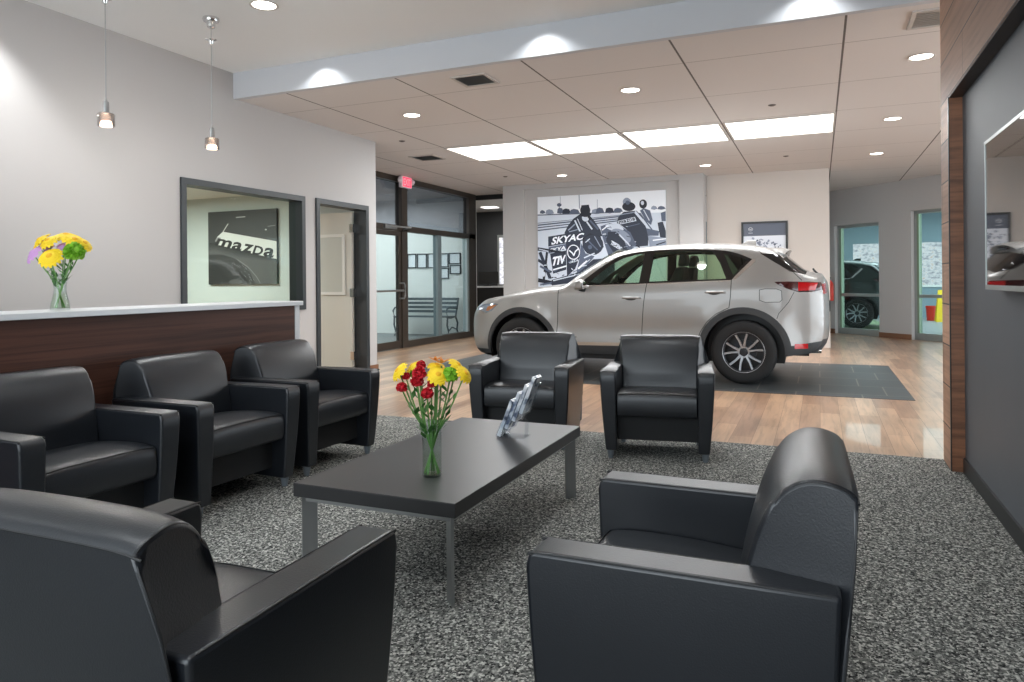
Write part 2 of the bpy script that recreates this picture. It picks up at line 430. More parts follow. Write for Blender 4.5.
w1 = struct('window_1', box(.9, 2.0, 23.86, 23.9, .9, .96), 'white'); struct('pane', box(.95, 1.9, 23.93, 23.96, .95, 2.2), 'outdoor', w1)
w2 = struct('window_2', box(2.5, 4.4, 23.86, 23.9, .9, .96), 'white'); struct('pane', box(2.6, 4.3, 23.93, 23.96, .95, 2.2), 'outdoor', w2)

# office window, frame and glass
def frame_y(x0, x1, y0, y1, z0, z1, w, bottom=True):
    m = MB(); rect(m, x0, x1, y0, y0+w, z0, z1); rect(m, x0, x1, y1-w, y1, z0, z1); rect(m, x0, x1, y0+w, y1-w, z1-w, z1)
    if bottom: rect(m, x0, x1, y0+w, y1-w, z0, z0+w)
    return m
ow = struct('window_3', frame_y(wt-.02, WX+.022, 4.872, 6.608, .88, 2.176, .058), 'frame_grey')
struct('pane', box(-5.51, -5.50, 4.93, 6.55, .938, 2.118), 'office_glass', ow)
dw = struct('door_3', frame_y(wt-.02, WX+.022, 6.808, 7.866, 0, 2.182, .06, False), 'frame_grey')
lf = MB(); Lx0, Lx1 = -6.46, -5.60
rect(lf, Lx0, Lx1, 7.745, 7.79, .01, 2.10)
struct('leaf', lf, 'door_white', dw)
lt = MB(); rect(lt, -6.2, -5.70, 7.728, 7.745, 1.02, 1.06); rect(lt, -6.2, -5.70, 7.728, 7.745, 1.78, 1.82); rect(lt, -5.74, -5.70, 7.728, 7.745, 1.06, 1.78); rect(lt, -6.2, -6.16, 7.728, 7.745, 1.06, 1.78)
struct('lite_frame', lt, 'white', dw)
struct('lite_glass', box(-6.16, -5.74, 7.738, 7.744, 1.06, 1.78), pmat('frosted_lite', (196, 198, 190), .35), dw)
for z in (.23, 1.05, 1.89):
    struct('hinge', box(-5.615, -5.56, 7.72, 7.81, z-.055, z+.055), 'chrome', dw)

# entrance glazing: bronze storefront with a door
XS = -6.85
sf = MB()
rect(sf, XS-.12, XS+.02, 8.1, 13.95, 2.96, ZL); rect(sf, XS-.12, XS+.02, 8.1, 13.95, 2.09, 2.19)
rect(sf, XS-.12, XS+.02, 10.95, 11.14, 0, 2.96); rect(sf, XS-.12, XS+.02, 13.62, 13.95, 0, 2.96)
rect(sf, XS-.12, XS+.02, 11.14, 13.62, 0, .12); rect(sf, XS-.12, XS+.02, 8.1, 9.75, 0, .12); rect(sf, XS-.12, XS+.02, 9.72, 9.86, 0, 2.96)
w4 = struct('window_4', sf, 'bronze')
struct('mullion', box(XS-.10, XS+.01, 12.27, 12.42, .12, 2.09), pmat('mullion_grey', (120, 132, 134), .4, metal=.3), w4)
struct('mullion', box(XS-.10, XS+.01, 13.54, 13.62, .12, 2.09), pmat('mullion_pale', (150, 160, 160), .4, metal=.3), w4)
for y0, y1 in ((11.14, 12.27), (12.42, 13.54), (8.1, 9.72)):
    struct('pane', box(XS-.05, XS-.04, y0, y1, .12, 2.09), 'store_glass', w4)
for y0, y1 in ((8.1, 9.72), (9.86, 10.95), (11.14, 13.62)):
    struct('transom', box(XS-.05, XS-.04, y0, y1, 2.19, 2.96), 'transom_glass', w4)
d4 = MB(); rect(d4, XS-.05, XS, 9.87, 9.95, .01, 2.08); rect(d4, XS-.05, XS, 10.87, 10.94, .01, 2.08); rect(d4, XS-.05, XS, 9.95, 10.87, 2.0, 2.08); rect(d4, XS-.05, XS, 9.95, 10.87, .01, .14)
d4 = struct('door_4', d4, 'bronze')
struct('pane', box(XS-.03, XS-.02, 9.95, 10.87, .14, 2.0), 'store_glass', d4)
struct('push_bar', MB().tube([(XS+.06, 9.92, 1.03), (XS+.06, 10.93, 1.03)], .018), 'steel', d4, smooth=40)
struct('pull_handle', MB().tube([(XS, 10.90, 1.16), (XS+.09, 10.90, 1.16), (XS+.11, 10.90, 1.12), (XS+.11, 10.90, .93), (XS+.09, 10.90, .89), (XS, 10.90, .89)], .014), 'steel', d4, smooth=40)
cl = MB(); rect(cl, XS, XS+.07, 10.35, 10.72, 2.105, 2.175); cl.tube([(XS+.05, 10.5, 2.15), (XS+.3, 10.8, 2.13), (XS+.03, 10.98, 2.11)], .014)
struct('closer', cl, 'steel', d4)

# ------------------------------------------------------------------ lounge chairs
def make_chair():
    t = thing('lounge_chair', '', 'chair')
    W = .735
    def curve(pts, n=4):
        out = []
        for i in range(len(pts)-1):
            p0, p1, p2, p3 = pts[max(i-1, 0)], pts[i], pts[i+1], pts[min(i+2, len(pts)-1)]
            for j in range(n):
                u = j/n; out.append(tuple(.5*((2*p1[c])+(-p0[c]+p2[c])*u+(2*p0[c]-5*p1[c]+4*p2[c]-p3[c])*u*u+(-p0[c]+3*p1[c]-3*p2[c]+p3[c])*u**3) for c in range(len(p1))))
        out.append(pts[-1]); return out
    # arms: slabs that narrow gently to the floor, rounded over the front edge
    for sgn in (-1, 1):
        def xo(z): return W/2 - .034*((.585-z)/.525)**1.6
        def yf(z): return -.344 + .030*((.585-z)/.525)**1.5
        def yr(z): return .304 - .022*(.585-z)/.525
        xi = W/2-.106
        m = MB(); rings = []
        for z, dx in ((.058, 0), (.12, 0), (.2, 0), (.28, 0), (.36, 0), (.44, 0), (.51, 0), (.552, .0), (.572, .006), (.585, .024)):
            rings.append([(sgn*xi, yf(z)+dx, z), (sgn*xo(z), yf(z)+dx, z), (sgn*xo(z), yr(z), z-.006*(z > .57)), (sgn*xi, yr(z), z-.006*(z > .57))])
        m.loft(rings)
        a = m.build('arm', 'leather', t, smooth=45, bevel=.010, seg=3)
        p = MB()
        for X in (W/2-.004, xi+.004):
            p.tube(curve([(sgn*X, -.339, .535), (sgn*X, -.335, .560), (sgn*X, -.327, .574), (sgn*X, -.312, .5815), (sgn*X, 0, .5795), (sgn*X, .285, .575)]), .0026, 6)
        p.build('piping', 'stitch', a)
        MB().lathe([(.001, 0), (.013, 0), (.016, .004), (.025, .055), (.027, .065), (.001, .065)], 16, (sgn*.306, -.272, 0)).build('leg', 'foot', t)
        MB().lathe([(.001, 0), (.013, 0), (.016, .004), (.025, .075), (.027, .105), (.001, .105)], 16, (sgn*.268, .215, 0)).build('leg', 'foot', t)
    # seat cushion with crowned top
    ri = W/2-.109
    nx = 13; m = MB()
    prof = curve([(-.300, .285), (-.314, .305), (-.318, .36), (-.314, .408), (-.300, .430), (-.26, .438), (-.18, .441), (-.05, .436), (.07, .425), (.16, .415)], 2)+[(.16, .30), (.0, .285)]
    rings = []
    for i in range(nx):
        u = -1+2*i/(nx-1); crown = .008*(1-u**4)
        rings.append([(u*ri, y, z+(crown if z > .40 else 0)) for y, z in prof])
    m.loft(rings); st = m.build('seat', 'leather', t, smooth=50, bevel=.006, seg=2)
    MB().tube([(u*ri*.985, -.3065, .4285+.008*(1-u**4)) for u in [-1+.2*i for i in range(11)]], .0026, 6).build('piping', 'stitch', st)
    m = MB(); rect(m, -ri-.01, ri+.01, -.22, .22, .115, .30); m.build('seat_base', 'leather_dark', t, smooth=0)
    # backrest: leaning front, rounded crest, straight rear meeting the top at a seamed corner
    front = curve([(.095, .44), (.116, .55), (.140, .64), (.163, .70), (.190, .748), (.222, .775), (.256, .786), (.294, .783), (.326, .770), (.340, .754)], 3)
    rear = [(.338, .72), (.330, .62), (.318, .50), (.300, .30), (.284, .105), (.25, .09), (.17, .28), (.085, .30)]
    key = front+rear
    def hw(y, z):
        rr = W/2-.006-.070*min(1, max(0, (z-.56)/.18))
        return .260+.006*min(1, max(0, (z-.45)/.2)) + (rr-.266)*min(1, max(0, (y-.13)/.16))
    m = MB(); nb = 15; rings = []
    for i in range(nb):
        u = -1+2*i/(nb-1)
        rings.append([(u*hw(y, z), y-.012*(1-u*u)*(1 if z > .5 and y < .28 else 0), z-(.010*abs(u)**6 if z > .72 else 0)) for y, z in key])
    m.loft(rings); bk = m.build('backrest', 'leather', t, smooth=38, bevel=.009, seg=3)
    p = MB()
    for sgn in (-1, 1):
        p.tube([(sgn*(hw(y, z)-.0035), y+.003*(1 if y < .22 else 0), z-.0135) for y, z in front if z > .57 and y < .335], .0024, 6)
        p.tube([(sgn*(hw(y, z)-.0035), y-.0025, z) for y, z in [(.336, .735)]+rear[:4]], .0024, 6)
    p.tube([(u*.305, .3385, .7525-.010*abs(u)**6) for u in [-1+.1*i for i in range(21)]], .0024, 6)
    p.build('piping', 'stitch', bk)
    return t
chair = make_chair()
chairs = [
    ((-3.16, 2.155, 0), 88, 'black leather lounge chair at left edge, first along the reception counter'),
    ((-3.165, 3.02, 0), 88, 'black leather lounge chair in the middle of the row along the counter'),
    ((-3.17, 3.86, 0), 88, 'black leather lounge chair at the far end of the counter, nearest the office door'),
    ((-2.005, 4.98, 0), 8, 'black leather lounge chair in front of the car door, behind the brochure holder'),
    ((-1.03, 4.97, 0), 9, "black leather lounge chair in front of the car, beside its rear wheel"),
    ((-.277, 1.858, 0), -88.5, 'black leather lounge chair right of the table, seen side on'),
    ((-1.318, 1.155, 0), 181, 'black leather lounge chair in the foreground, seen from behind'),
]
for i, (loc, rz, lab) in enumerate(chairs):
    o = chair if i == 0 else copy_tree(chair)
    o.location = loc; o.rotation_euler = (0, 0, R(rz)); tag(o, lab, 'chair', 'black lounge chairs around the low table')

# ------------------------------------------------------------------ coffee table
TX0, TX1, TY0, TY1, TZ = -1.948, -1.215, 2.29, 3.765, .385
tb = thing('coffee_table', 'low rectangular coffee table with dark top and steel legs on carpet', 'table', ((TX0+TX1)/2, (TY0+TY1)/2, 0))
hx, hy = (TX1-TX0)/2, (TY1-TY0)/2
m = MB(); rect(m, -hx, hx, -hy, hy, TZ-.054, TZ-.002); m.build('table_top_slab', 'table_edge', tb, bevel=.002)
m = MB(); rect(m, -hx+.001, hx-.001, -hy+.001, hy-.001, TZ-.003, TZ); m.build('table_top', 'table_top', tb, smooth=0)
fr = MB()
for x in (-hx+.03, hx-.05): rect(fr, x, x+.02, -hy+.05, hy-.05, TZ-.078, TZ-.0545)
for y in (-hy+.03, hy-.05): rect(fr, -hx+.03, hx-.03, y, y+.02, TZ-.0778, TZ-.0545)
fr.build('frame', 'steel', tb, smooth=0)
for sx in (-1, 1):
    for sy in (-1, 1):
        m = MB(); rect(m, -.03, .03, -.006, .006, 0, TZ-.055)
        m.xf(Matrix.Translation((sx*(hx-.045), sy*(hy-.045), 0)) @ Matrix.Rotation(math.atan2(sy, sx), 4, 'Z'))
        m.build('leg', 'steel', tb, smooth=0)

# ------------------------------------------------------------------ flowers
def daisy(c, d, r, mat, cmat, parent, layers=3, n=15):
    m = MB(); d = Vector(d).normalized(); q = Vector((0, 0, 1)).rotation_difference(d).to_matrix().to_4x4(); T = Matrix.Translation(c) @ q
    for L in range(layers):
        rr = r*(1-.2*L); lift = .10*r+.16*r*L
        for k in range(n):
            a = 2*PI*(k+.5*L)/n+random.uniform(-.08, .08); ca, sa = math.cos(a), math.sin(a); w = rr*.20
            pts = []
            for t, ww, z in ((.12, .4, 0), (.5, 1, .12), (.85, .9, .10), (1.0, .35, -.06)):
                pts.append((t*rr, ww*w, z*rr+lift*(1-.4*t)))
            V = []
            for x, y, z in pts: V += [(x*ca-y*sa, x*sa+y*ca, z), (x*ca+y*sa, x*sa-y*ca, z)]
            m.add([tuple(T @ Vector(p)) for p in V], [(0, 1, 3, 2), (2, 3, 5, 4), (4, 5, 7, 6)], 0)
    e = MB().ellipsoid((0, 0, r*.34), (r*.28, r*.28, r*.16), 10, 6).xf(T); m.add(e.v, e.f, 1)
    return m.build('bloom', [mat, cmat], parent, fix=False)
def carnation(c, r, mat, parent, spikes=110):
    m = MB()
    for k in range(spikes):
        z = random.uniform(-.55, 1); a = random.uniform(0, 2*PI); rr = math.sqrt(max(0, 1-z*z)); d = Vector((rr*math.cos(a), rr*math.sin(a), z))
        t = d.orthogonal().normalized(); t = Matrix.Rotation(random.uniform(0, 2*PI), 3, d) @ t; s = d.cross(t)
        R0 = r*random.uniform(.78, 1.05); w = r*.30
        p0 = d*r*.35; p1 = d*R0*.85+t*w; p2 = d*R0*.85-t*w; p3 = d*R0+s*w*.4+t*w*.7; p4 = d*R0+s*w*.4-t*w*.7
        m.add([tuple(Vector(c)+p) for p in (p0, p1, p3, p4, p2)], [(0, 1, 2, 3, 4)])
    e = MB().ellipsoid(c, (r*.8, r*.8, r*.75), 10, 6); m.add(e.v, e.f)
    return m.build('bloom', mat, parent, fix=False)
def lily(c, r, parent):
    m = MB()
    for k in range(6):
        a = k*PI/3; d = Vector((math.cos(a), math.sin(a), .55)); t = Vector((-math.sin(a), math.cos(a), 0))
        P = [Vector(c), Vector(c)+d*r*.5+t*r*.22, Vector(c)+d*r+Vector((0, 0, -.1*r)), Vector(c)+d*r*.5-t*r*.22]
        m.add([tuple(p) for p in P], [(0, 1, 2, 3)])
    return m.build('bloom', 'orange', parent, fix=False)
cam_r = Vector((.9189, .3945, 0)); cam_f = Vector((-.3945, .9189, 0))
def bouquet(base, specs, neck_z, neck_r, depth, where, group, bottom_r):
    """specs: (kind, offset along the viewer's right, height above base, depth offset, radius, label words)"""
    base = Vector(base)
    for i, (kind, dx, dz, dy, r, lab) in enumerate(specs):
        top = cam_r*dx+cam_f*dy+Vector((0, 0, dz))
        f = thing('flower', lab+' '+where, 'flower', tuple(base), 0, group)
        hd = Vector((top.x, top.y, 0)); L = max(hd.length, .001)
        nk = hd/L*min(neck_r, L*.6); nk.z = neck_z
        bt = -hd/L*bottom_r*.7; bt.z = .012
        pts = [bt.lerp(nk, t) for t in (0, .33, .66)]+[nk, nk.lerp(top, .5)+hd*.06, top-Vector((0, 0, r*.3))]
        s = MB().tube(pts, .0034, 6).build('stem', 'stem', f)
        r *= 1.28
        d = Vector((top.x*1.6, top.y*1.6, .16))-cam_f*.10
        if kind == 'y': daisy(tuple(top), d, r, 'yellow', 'yellow_c', f)
        elif kind == 'm': daisy(tuple(top), d, r, 'mauve', 'mauve', f, 3, 18)
        elif kind == 'r': carnation(tuple(top), r, 'red', f)
        elif kind == 'g': carnation(tuple(top), r, 'greenb', f, 160)
        elif kind == 'o': lily(tuple(top), r, f)
        for k in range(4):
            lm = MB(); p = nk.lerp(top, random.uniform(-.15, .75)) + hd*.05*.5; a = random.uniform(0, 2*PI); ll = random.uniform(.035, .065)
            u = Vector((math.cos(a), math.sin(a), .9)).normalized(); t = u.cross(Vector((0, 0, 1))).normalized()*ll*.19
            lm.add([tuple(p), tuple(p+u*ll*.5+t), tuple(p+u*ll), tuple(p+u*ll*.5-t)], [(0, 1, 2, 3)])
            lm.build('leaf', 'leaf', f, fix=False)
def glass_vase(name, label, loc, prof, wz, mat='vase'):
    t = thing(name, label, 'vase', loc)
    n = len(prof); inn = [(r-.003, max(h, .009)) for r, h in prof[::-1]]
    m = MB(); m.lathe(prof+inn, 32); m.build('glass', mat, t, smooth=60)
    wp = [(r-.004, max(h, .012)) for r, h in prof if h < wz]
    rl = wp[-1][0]; wp.append((rl, wz))
    MB().lathe(wp, 32).build('water', 'water', t, smooth=60)
    return t
vz = (-1.480, 2.590, TZ)
glass_vase('glass_vase', 'clear cylinder vase half full of water on the low dark table', vz, [(.002, 0), (.038, 0), (.041, .004), (.041, .10), (.041, .218)], .095)
k = 2.963/715    # metres per pixel at the vase
def off(px, py, ax, by): return (px-ax)*k, (by-py)*k
S = []
def fl(kind, px, py, dy, r, lab):
    a, b = off(px, py, 430.5, 477); S.append((kind, a, b, dy, r, lab))
fl('y', 400, 373, -.01, .036, 'yellow daisy leaning out furthest left'); fl('y', 412, 370, .04, .032, 'yellow daisy behind the left-hand one')
fl('y', 435, 370, .03, .032, 'yellow daisy upright near the middle'); fl('y', 438, 377, -.04, .037, 'large yellow daisy facing forward, centre')
fl('y', 455, 369, .02, .034, 'yellow daisy high on the right'); fl('y', 463, 376, -.02, .034, 'yellow daisy leaning out furthest right')
fl('r', 420, 367, .01, .017, 'small red carnation at the top'); fl('r', 420, 373, -.05, .024, 'red carnation upper of the close pair'); fl('r', 418, 381, -.05, .022, 'red carnation lower of the close pair')
fl('r', 402, 388, -.03, .018, 'red carnation hanging low at the left'); fl('r', 428, 393, -.06, .021, 'red carnation lowest in front'); fl('r', 432, 384, -.05, .015, 'small dark red carnation in the middle'); fl('r', 406, 377, -.02, .014, 'small red carnation among the left daisies')
fl('g', 450, 376, -.03, .027, 'round green bloom on the right'); fl('g', 414, 375, .02, .020, 'round green bloom on the left'); fl('o', 441, 365, .0, .032, 'orange lily at the top'); fl('o', 434, 363, .03, .028, 'orange lily behind the top')
bouquet(vz, S, .19, .030, 0, 'in the vase on the low table', 'flowers in the table vase', .044)

# ------------------------------------------------------------------ brochure holder
bh = thing('brochure_holder', 'clear acrylic four-tier brochure holder standing on the low table', 'holder', (-1.535, 3.40, TZ))
ac = MB()
bh_w = .115
tilt = R(22)
bro = []
for i in range(4):
    x0 = .0+.041*i; z0 = .008+.041*i
    def tp(u, w, z): return (x0+u*math.cos(tilt)+z*math.sin(tilt), w, z0+z*math.cos(tilt)-u*math.sin(tilt))
    for u in (0, .026):
        h = .075 if u == 0 else .17
        V = [tp(u, -bh_w/2, 0), tp(u, bh_w/2, 0), tp(u, bh_w/2, h), tp(u, -bh_w/2, h)]
        V += [tp(u+.003, -bh_w/2, 0), tp(u+.003, bh_w/2, 0), tp(u+.003, bh_w/2, h), tp(u+.003, -bh_w/2, h)]
        ac.add(V, [(0, 1, 2, 3), (7, 6, 5, 4), (0, 3, 7, 4), (1, 5, 6, 2), (3, 2, 6, 7), (0, 4, 5, 1)])
    for w in (-bh_w/2, bh_w/2-.003):
        V = [tp(.001, w, 0), tp(.028, w, 0), tp(.028, w, .11), tp(.001, w, .075), tp(.001, w+.003, 0), tp(.028, w+.003, 0), tp(.028, w+.003, .11), tp(.001, w+.003, .075)]
        ac.add(V, [(0, 1, 2, 3), (7, 6, 5, 4), (0, 3, 7, 4), (1, 5, 6, 2), (3, 2, 6, 7), (0, 4, 5, 1)])
    bro.append((x0, z0))
V = [(0, -bh_w/2, 0), (.15, -bh_w/2, 0), (.15, bh_w/2, 0), (0, bh_w/2, 0)]; V += [(x, y, .003) for x, y, z in V]
ac.add(V, [(0, 1, 2, 3), (7, 6, 5, 4), (0, 4, 5, 1), (1, 5, 6, 2), (2, 6, 7, 3), (3, 7, 4, 0)])
V = [(.145, -.02, .003), (.15, -.02, .003), (.15, .02, .003), (.145, .02, .003), (.155, -.02, .16), (.16, -.02, .16), (.16, .02, .16), (.155, .02, .16)]
ac.add(V, [(0, 1, 2, 3), (7, 6, 5, 4), (0, 4, 5, 1), (1, 5, 6, 2), (2, 6, 7, 3), (3, 7, 4, 0)])
ac.build('stand', 'acrylic', bh, smooth=0)
bmat = []
for i, (c1, c2) in enumerate((((196, 204, 216), (62, 74, 96)), ((205, 212, 222), (80, 96, 124)), ((210, 214, 222), (92, 104, 128)), ((214, 218, 224), (120, 128, 142)))):
    m, nt, b = newmat('brochure_cover')
    n = nt.nodes.new('ShaderNodeTexNoise'); n.inputs['Scale'].default_value = 14+3*i; n.inputs['Detail'].default_value = 1
    tc = nt.nodes.new('ShaderNodeTexCoord'); nt.links.new(tc.outputs['Object'], n.inputs['Vector'])
    nt.links.new(ramp(nt, n.outputs['Fac'], [(.36, srgb(*c2)), (.46, srgb(*c1)), (.6, srgb(240, 241, 243))]), b.inputs['Base Color']); b.inputs['Roughness'].default_value = .25
    bmat.append(m)
names = ('lowest front tier', 'second tier from the front', 'third tier from the front', 'highest rear tier')
for i, (x0, z0) in enumerate(bro):
    m = MB()
    for u in (.0045, .0105, .0165):
        V = []
        for uu in (u, u+.005):
            for w, z in ((-.05, .003), (.05, .003), (.05, .205), (-.05, .205)):
                z2 = z*(1 if u < .01 else .985)
                V.append((x0+uu*math.cos(tilt)+z2*math.sin(tilt), w, z0+z2*math.cos(tilt)-uu*math.sin(tilt)))
        m.add(V, [(0, 1, 2, 3), (7, 6, 5, 4), (0, 4, 5, 1), (1, 5, 6, 2), (2, 6, 7, 3), (3, 7, 4, 0)])
    o = m.build('brochure', bmat[i], None, smooth=0, loc=(-1.535, 3.40, TZ))
    tag(o, 'glossy blue-grey brochures in the '+names[i]+' of the acrylic holder', 'brochure', 'brochures in the acrylic holder')

# ------------------------------------------------------------------ reception counter
CX, CY1 = -3.615, 4.335
rc = thing('reception_counter', 'long reception counter with dark wood front behind the lounge chairs', 'counter', (CX, 0, 0))
m = MB(); rect(m, -.02, 0, -3.1, CY1-.052, 0, 1.018); m.build('front_panel', 'wenge', rc, smooth=0)
m = MB(); rect(m, -.42, .004, CY1-.05, CY1, 0, 1.018); m.build('end_panel', 'solid_white', rc, bevel=.003)
m = MB(); rect(m, -.40, -.02, -3.1, CY1-.05, .98, 1.018); m.build('top_support', 'wenge', rc, smooth=0)
ct = MB(); rect(ct, -.41, .03, -3.1, CY1+.012, 1.018, 1.05); ct = ct.build('countertop', 'solid_white', None, bevel=.003, loc=(CX, 0, 0))
tag(ct, 'white solid countertop running along the top of the reception counter', 'countertop')
v2 = (-3.84, 2.635, 1.05)
glass_vase('glass_vase', 'small flared glass vase of flowers standing on the white countertop', v2, [(.002, 0), (.046, 0), (.050, .006), (.046, .035), (.034, .085), (.030, .115), (.036, .17), (.044, .20)], .09)
S = []; k = 3.94/715
def fl2(kind, px, py, dy, r, lab):
    a, b = off(px, py, 61, 310); S.append((kind, a, b, dy, r, lab))
fl2('y', 44, 242, .0, .048, 'yellow daisy furthest left'); fl2('y', 55, 243, -.03, .044, 'yellow daisy left of the middle'); fl2('y', 64, 238, .03, .05, 'yellow daisy at the very top'); fl2('y', 75, 242, .0, .046, 'yellow daisy at the upper right'); fl2('y', 81, 245, .03, .042, 'yellow daisy furthest right')
fl2('y', 62, 259, -.08, .052, 'large yellow daisy lowest in front'); fl2('m', 42, 255, -.04, .05, 'mauve daisy at the left'); fl2('m', 51, 249, .0, .03, 'small mauve daisy in the middle'); fl2('g', 79, 253, -.03, .044, 'round green bloom at the right'); fl2('m', 66, 247, -.01, .026, 'pale mauve daisy behind the front one')
bouquet(v2, S, .15, .02, 0, 'in the vase on the countertop', 'flowers in the countertop vase', .034)

# ------------------------------------------------------------------ pendants, downlights, light panels
for i, (x, y, z, lab) in enumerate(((-4.456, 3.39, 2.265, 'chrome pendant lamp with glass shade, nearer the left edge'), (-4.456, 4.316, 2.262, 'chrome pendant lamp with glass shade, hanging beside the ceiling step'))):
    t = thing('pendant_lamp', lab, 'pendant lamp', (x, y, z), 0, 'pendant lamps over the counter')
    MB().lathe([(.002, ZU-z), (.062, ZU-z), (.065, ZU-z-.012), (.058, ZU-z-.03), (.036, ZU-z-.032), (.03, ZU-z-.075), (.014, ZU-z-.085), (.004, ZU-z-.09)], 20).build('canopy', 'chrome', t)
    MB().lathe([(.004, ZU-z-.16), (.022, ZU-z-.165), (.045, ZU-z-.175), (.02, ZU-z-.185), (.012, ZU-z-.21), (.004, ZU-z-.215)], 16).build('adjuster', 'chrome', t)
    MB().tube([(0, 0, .15), (0, 0, ZU-z-.05)], .003, 6).build('cable', 'steel', t)
    MB().lathe([(.004, .20), (.006, .17), (.020, .168), (.022, .085), (.004, .08)], 16).build('socket', 'chrome', t)
    m = MB().lathe([(.050, .0), (.055, .002), (.055, .080), (.048, .088), (.01, .09), (.01, .086), (.047, .082), (.050, .002)], 24); m.build('lamp_shade', 'pend_glass', t, smooth=50)
    MB().lathe([(.001, .012), (.036, .012), (.038, .018), (.030, .034), (.001, .036)], 20).build('bulb', 'bulb', t)
    l = bpy.data.lights.new('pendant_light', 'POINT'); l.energy = 11; l.color = (1, .96, .92); l.shadow_soft_size = .03
    lo = bpy.data.objects.new('pendant_light', l); col.objects.link(lo); lo.parent = t; lo.location = (0, 0, -.03)

def downlight(x, y, z, lab, grp, energy=55, angle=105, blend=.7, color=(.96, .98, 1)):
    t = thing('downlight', lab, 'ceiling light', (x, y, z), 0, grp)
    MB().lathe([(.088, .0), (.105, -.002), (.108, -.006), (.102, -.010), (.088, -.004)], 28).build('trim_ring', 'vent_white', t)
    MB().lathe([(.001, -.002), (.088, -.002), (.088, -.0035), (.001, -.0035)], 28).build('lens', 'lens', t)
    l = bpy.data.lights.new('downlight_spot', 'SPOT'); l.energy = energy; l.color = color; l.spot_size = R(angle); l.spot_blend = blend; l.shadow_soft_size = .07
    lo = bpy.data.objects.new('downlight_spot', l); col.objects.link(lo); lo.parent = t; lo.location = (0, 0, -.02)
    return t
LOW = [(-4.18, 6.93, 'recessed downlight in the lower ceiling left of the dark vent'), (-1.69, 6.93, 'recessed downlight in the lower ceiling above the car roof, alone in mid panel'), (.81, 6.93, 'largest recessed downlight, beside the wood wall'),
       (.81, 9.49, 'recessed downlight second along the row beside the wood wall'), (.81, 12.05, 'recessed downlight at the far end of the row beside the wood wall'),
       (-4.19, 12.05, 'recessed downlight near the top of the racing poster'), (-1.7, 12.05, 'recessed downlight near the framed picture wall')]
for x, y, lab in LOW: downlight(x, y, ZL, lab, 'downlights in the lower ceiling')
UP = [(-3.88, 4.28, 'recessed downlight in the upper ceiling beside the second pendant lamp')]
for x, y, lab in UP: downlight(x, y, ZU, lab, 'downlights in the upper ceiling')
# further fittings of the same ceiling, above and beside the picture
def spot(x, y, z, e, ang, blend, tx=0, ty=0, color=(.95, .98, 1), size=.06):
    l = bpy.data.lights.new('ceiling_spot', 'SPOT'); l.energy = e; l.color = color; l.spot_size = R(ang); l.spot_blend = blend; l.shadow_soft_size = size
    o = bpy.data.objects.new('ceiling_spot', l); col.objects.link(o); o.location = (x, y, z)
    o.rotation_euler = Vector((tx, ty, -1)).to_track_quat('-Z', 'Y').to_euler()
    return o
for x in (-4.29, -2.06, -.04): spot(x, 5.385, ZU-.01, 15, 132, .55, size=.05)
spot(-5.12, 2.95, ZU-.02, 72, 112, .55, size=.04)
for x, y in ((-2.6, 2.6), (-1.2, 2.6), (-2.6, .6), (-1.0, .4), (-.9, 3.9), (-.2, .8), (-4.4, .4)): spot(x, y, ZU-.02, 34, 125, .8, size=.09)

for i, (x0, x1) in enumerate(((-4.80, -3.60), (-3.52, -2.35), (-2.27, -1.10), (-1.02, .17))):
    t = thing('light_panel', ['square ceiling light panel at the far left of the lit row', 'square ceiling light panel second from the left in the lit row', 'square ceiling light panel third from the left in the lit row', 'square ceiling light panel at the right end of the lit row'][i], 'ceiling light', ((x0+x1)/2, 9.42, ZL), 0, 'row of lit ceiling panels')
    h = (x1-x0)/2; m = MB(); rect(m, -h, h, -.56, .56, -.006, -.002); m.build('diffuser', 'panel_light', t, smooth=0)
    m = MB()
    for a, b, c, d in ((-h-.02, -h, -.58, .58), (h, h+.02, -.58, .58), (-h, h, -.58, -.56), (-h, h, .56, .58)): rect(m, a, b, c, d, -.012, -.001)
    m.build('frame', 'vent_white', t, smooth=0)
    l = bpy.data.lights.new('panel_lamp', 'AREA'); l.shape = 'RECTANGLE'; l.size = x1-x0; l.size_y = 1.1; l.energy = 46; l.color = (.95, .98, 1)
    lo = bpy.data.objects.new('panel_lamp', l); col.objects.link(lo); lo.parent = t; lo.location = (0, 0, -.03)
t = tag(box(-8.05, -7.0, 6.2, 6.8, 2.43, 2.4395).build('light_panel', 'panel_light', None, smooth=0), 'lit ceiling panel in the office behind the glass', 'ceiling light')
l = bpy.data.lights.new('office_lamp', 'AREA'); l.size = 1.2; l.energy = 82; l.color = (.95, 1, .98); lo = bpy.data.objects.new('office_lamp', l); col.objects.link(lo); lo.location = (-8.1, 6.0, 2.38)

# vents, sprinklers
def vent(x0, x1, y0, y1, lab, dark):
    t = thing('ceiling_vent', lab, 'vent', ((x0+x1)/2, (y0+y1)/2, ZL), 0, 'vents in the lower ceiling')
    hx, hy = (x1-x0)/2, (y1-y0)/2; w = .028
    m = MB()
    for a, b, c, d in ((-hx, -hx+w, -hy, hy), (hx-w, hx, -hy, hy), (-hx+w, hx-w, -hy, -hy+w), (-hx+w, hx-w, hy-w, hy)): rect(m, a, b, c, d, -.012, 0)
    m.build('frame', 'vent_white', t, smooth=0)
    m = MB(); rect(m, -hx+w, hx-w, -hy+w, hy-w, -.003, -.001); m.build('backing', 'vent_dark' if dark else 'vent_white', t, smooth=0)
    m = MB(); n = 9
    for i in range(n):
        y = -hy+w+(2*hy-2*w)*(i+.5)/n
        m.add([(-hx+w, y-.008, -.010), (hx-w, y-.008, -.010), (hx-w, y+.006, -.003), (-hx+w, y+.006, -.003)], [(0, 1, 2, 3)])
    m.build('louvre', 'vent_dark' if dark else 'vent_white', t, smooth=0, fix=False)
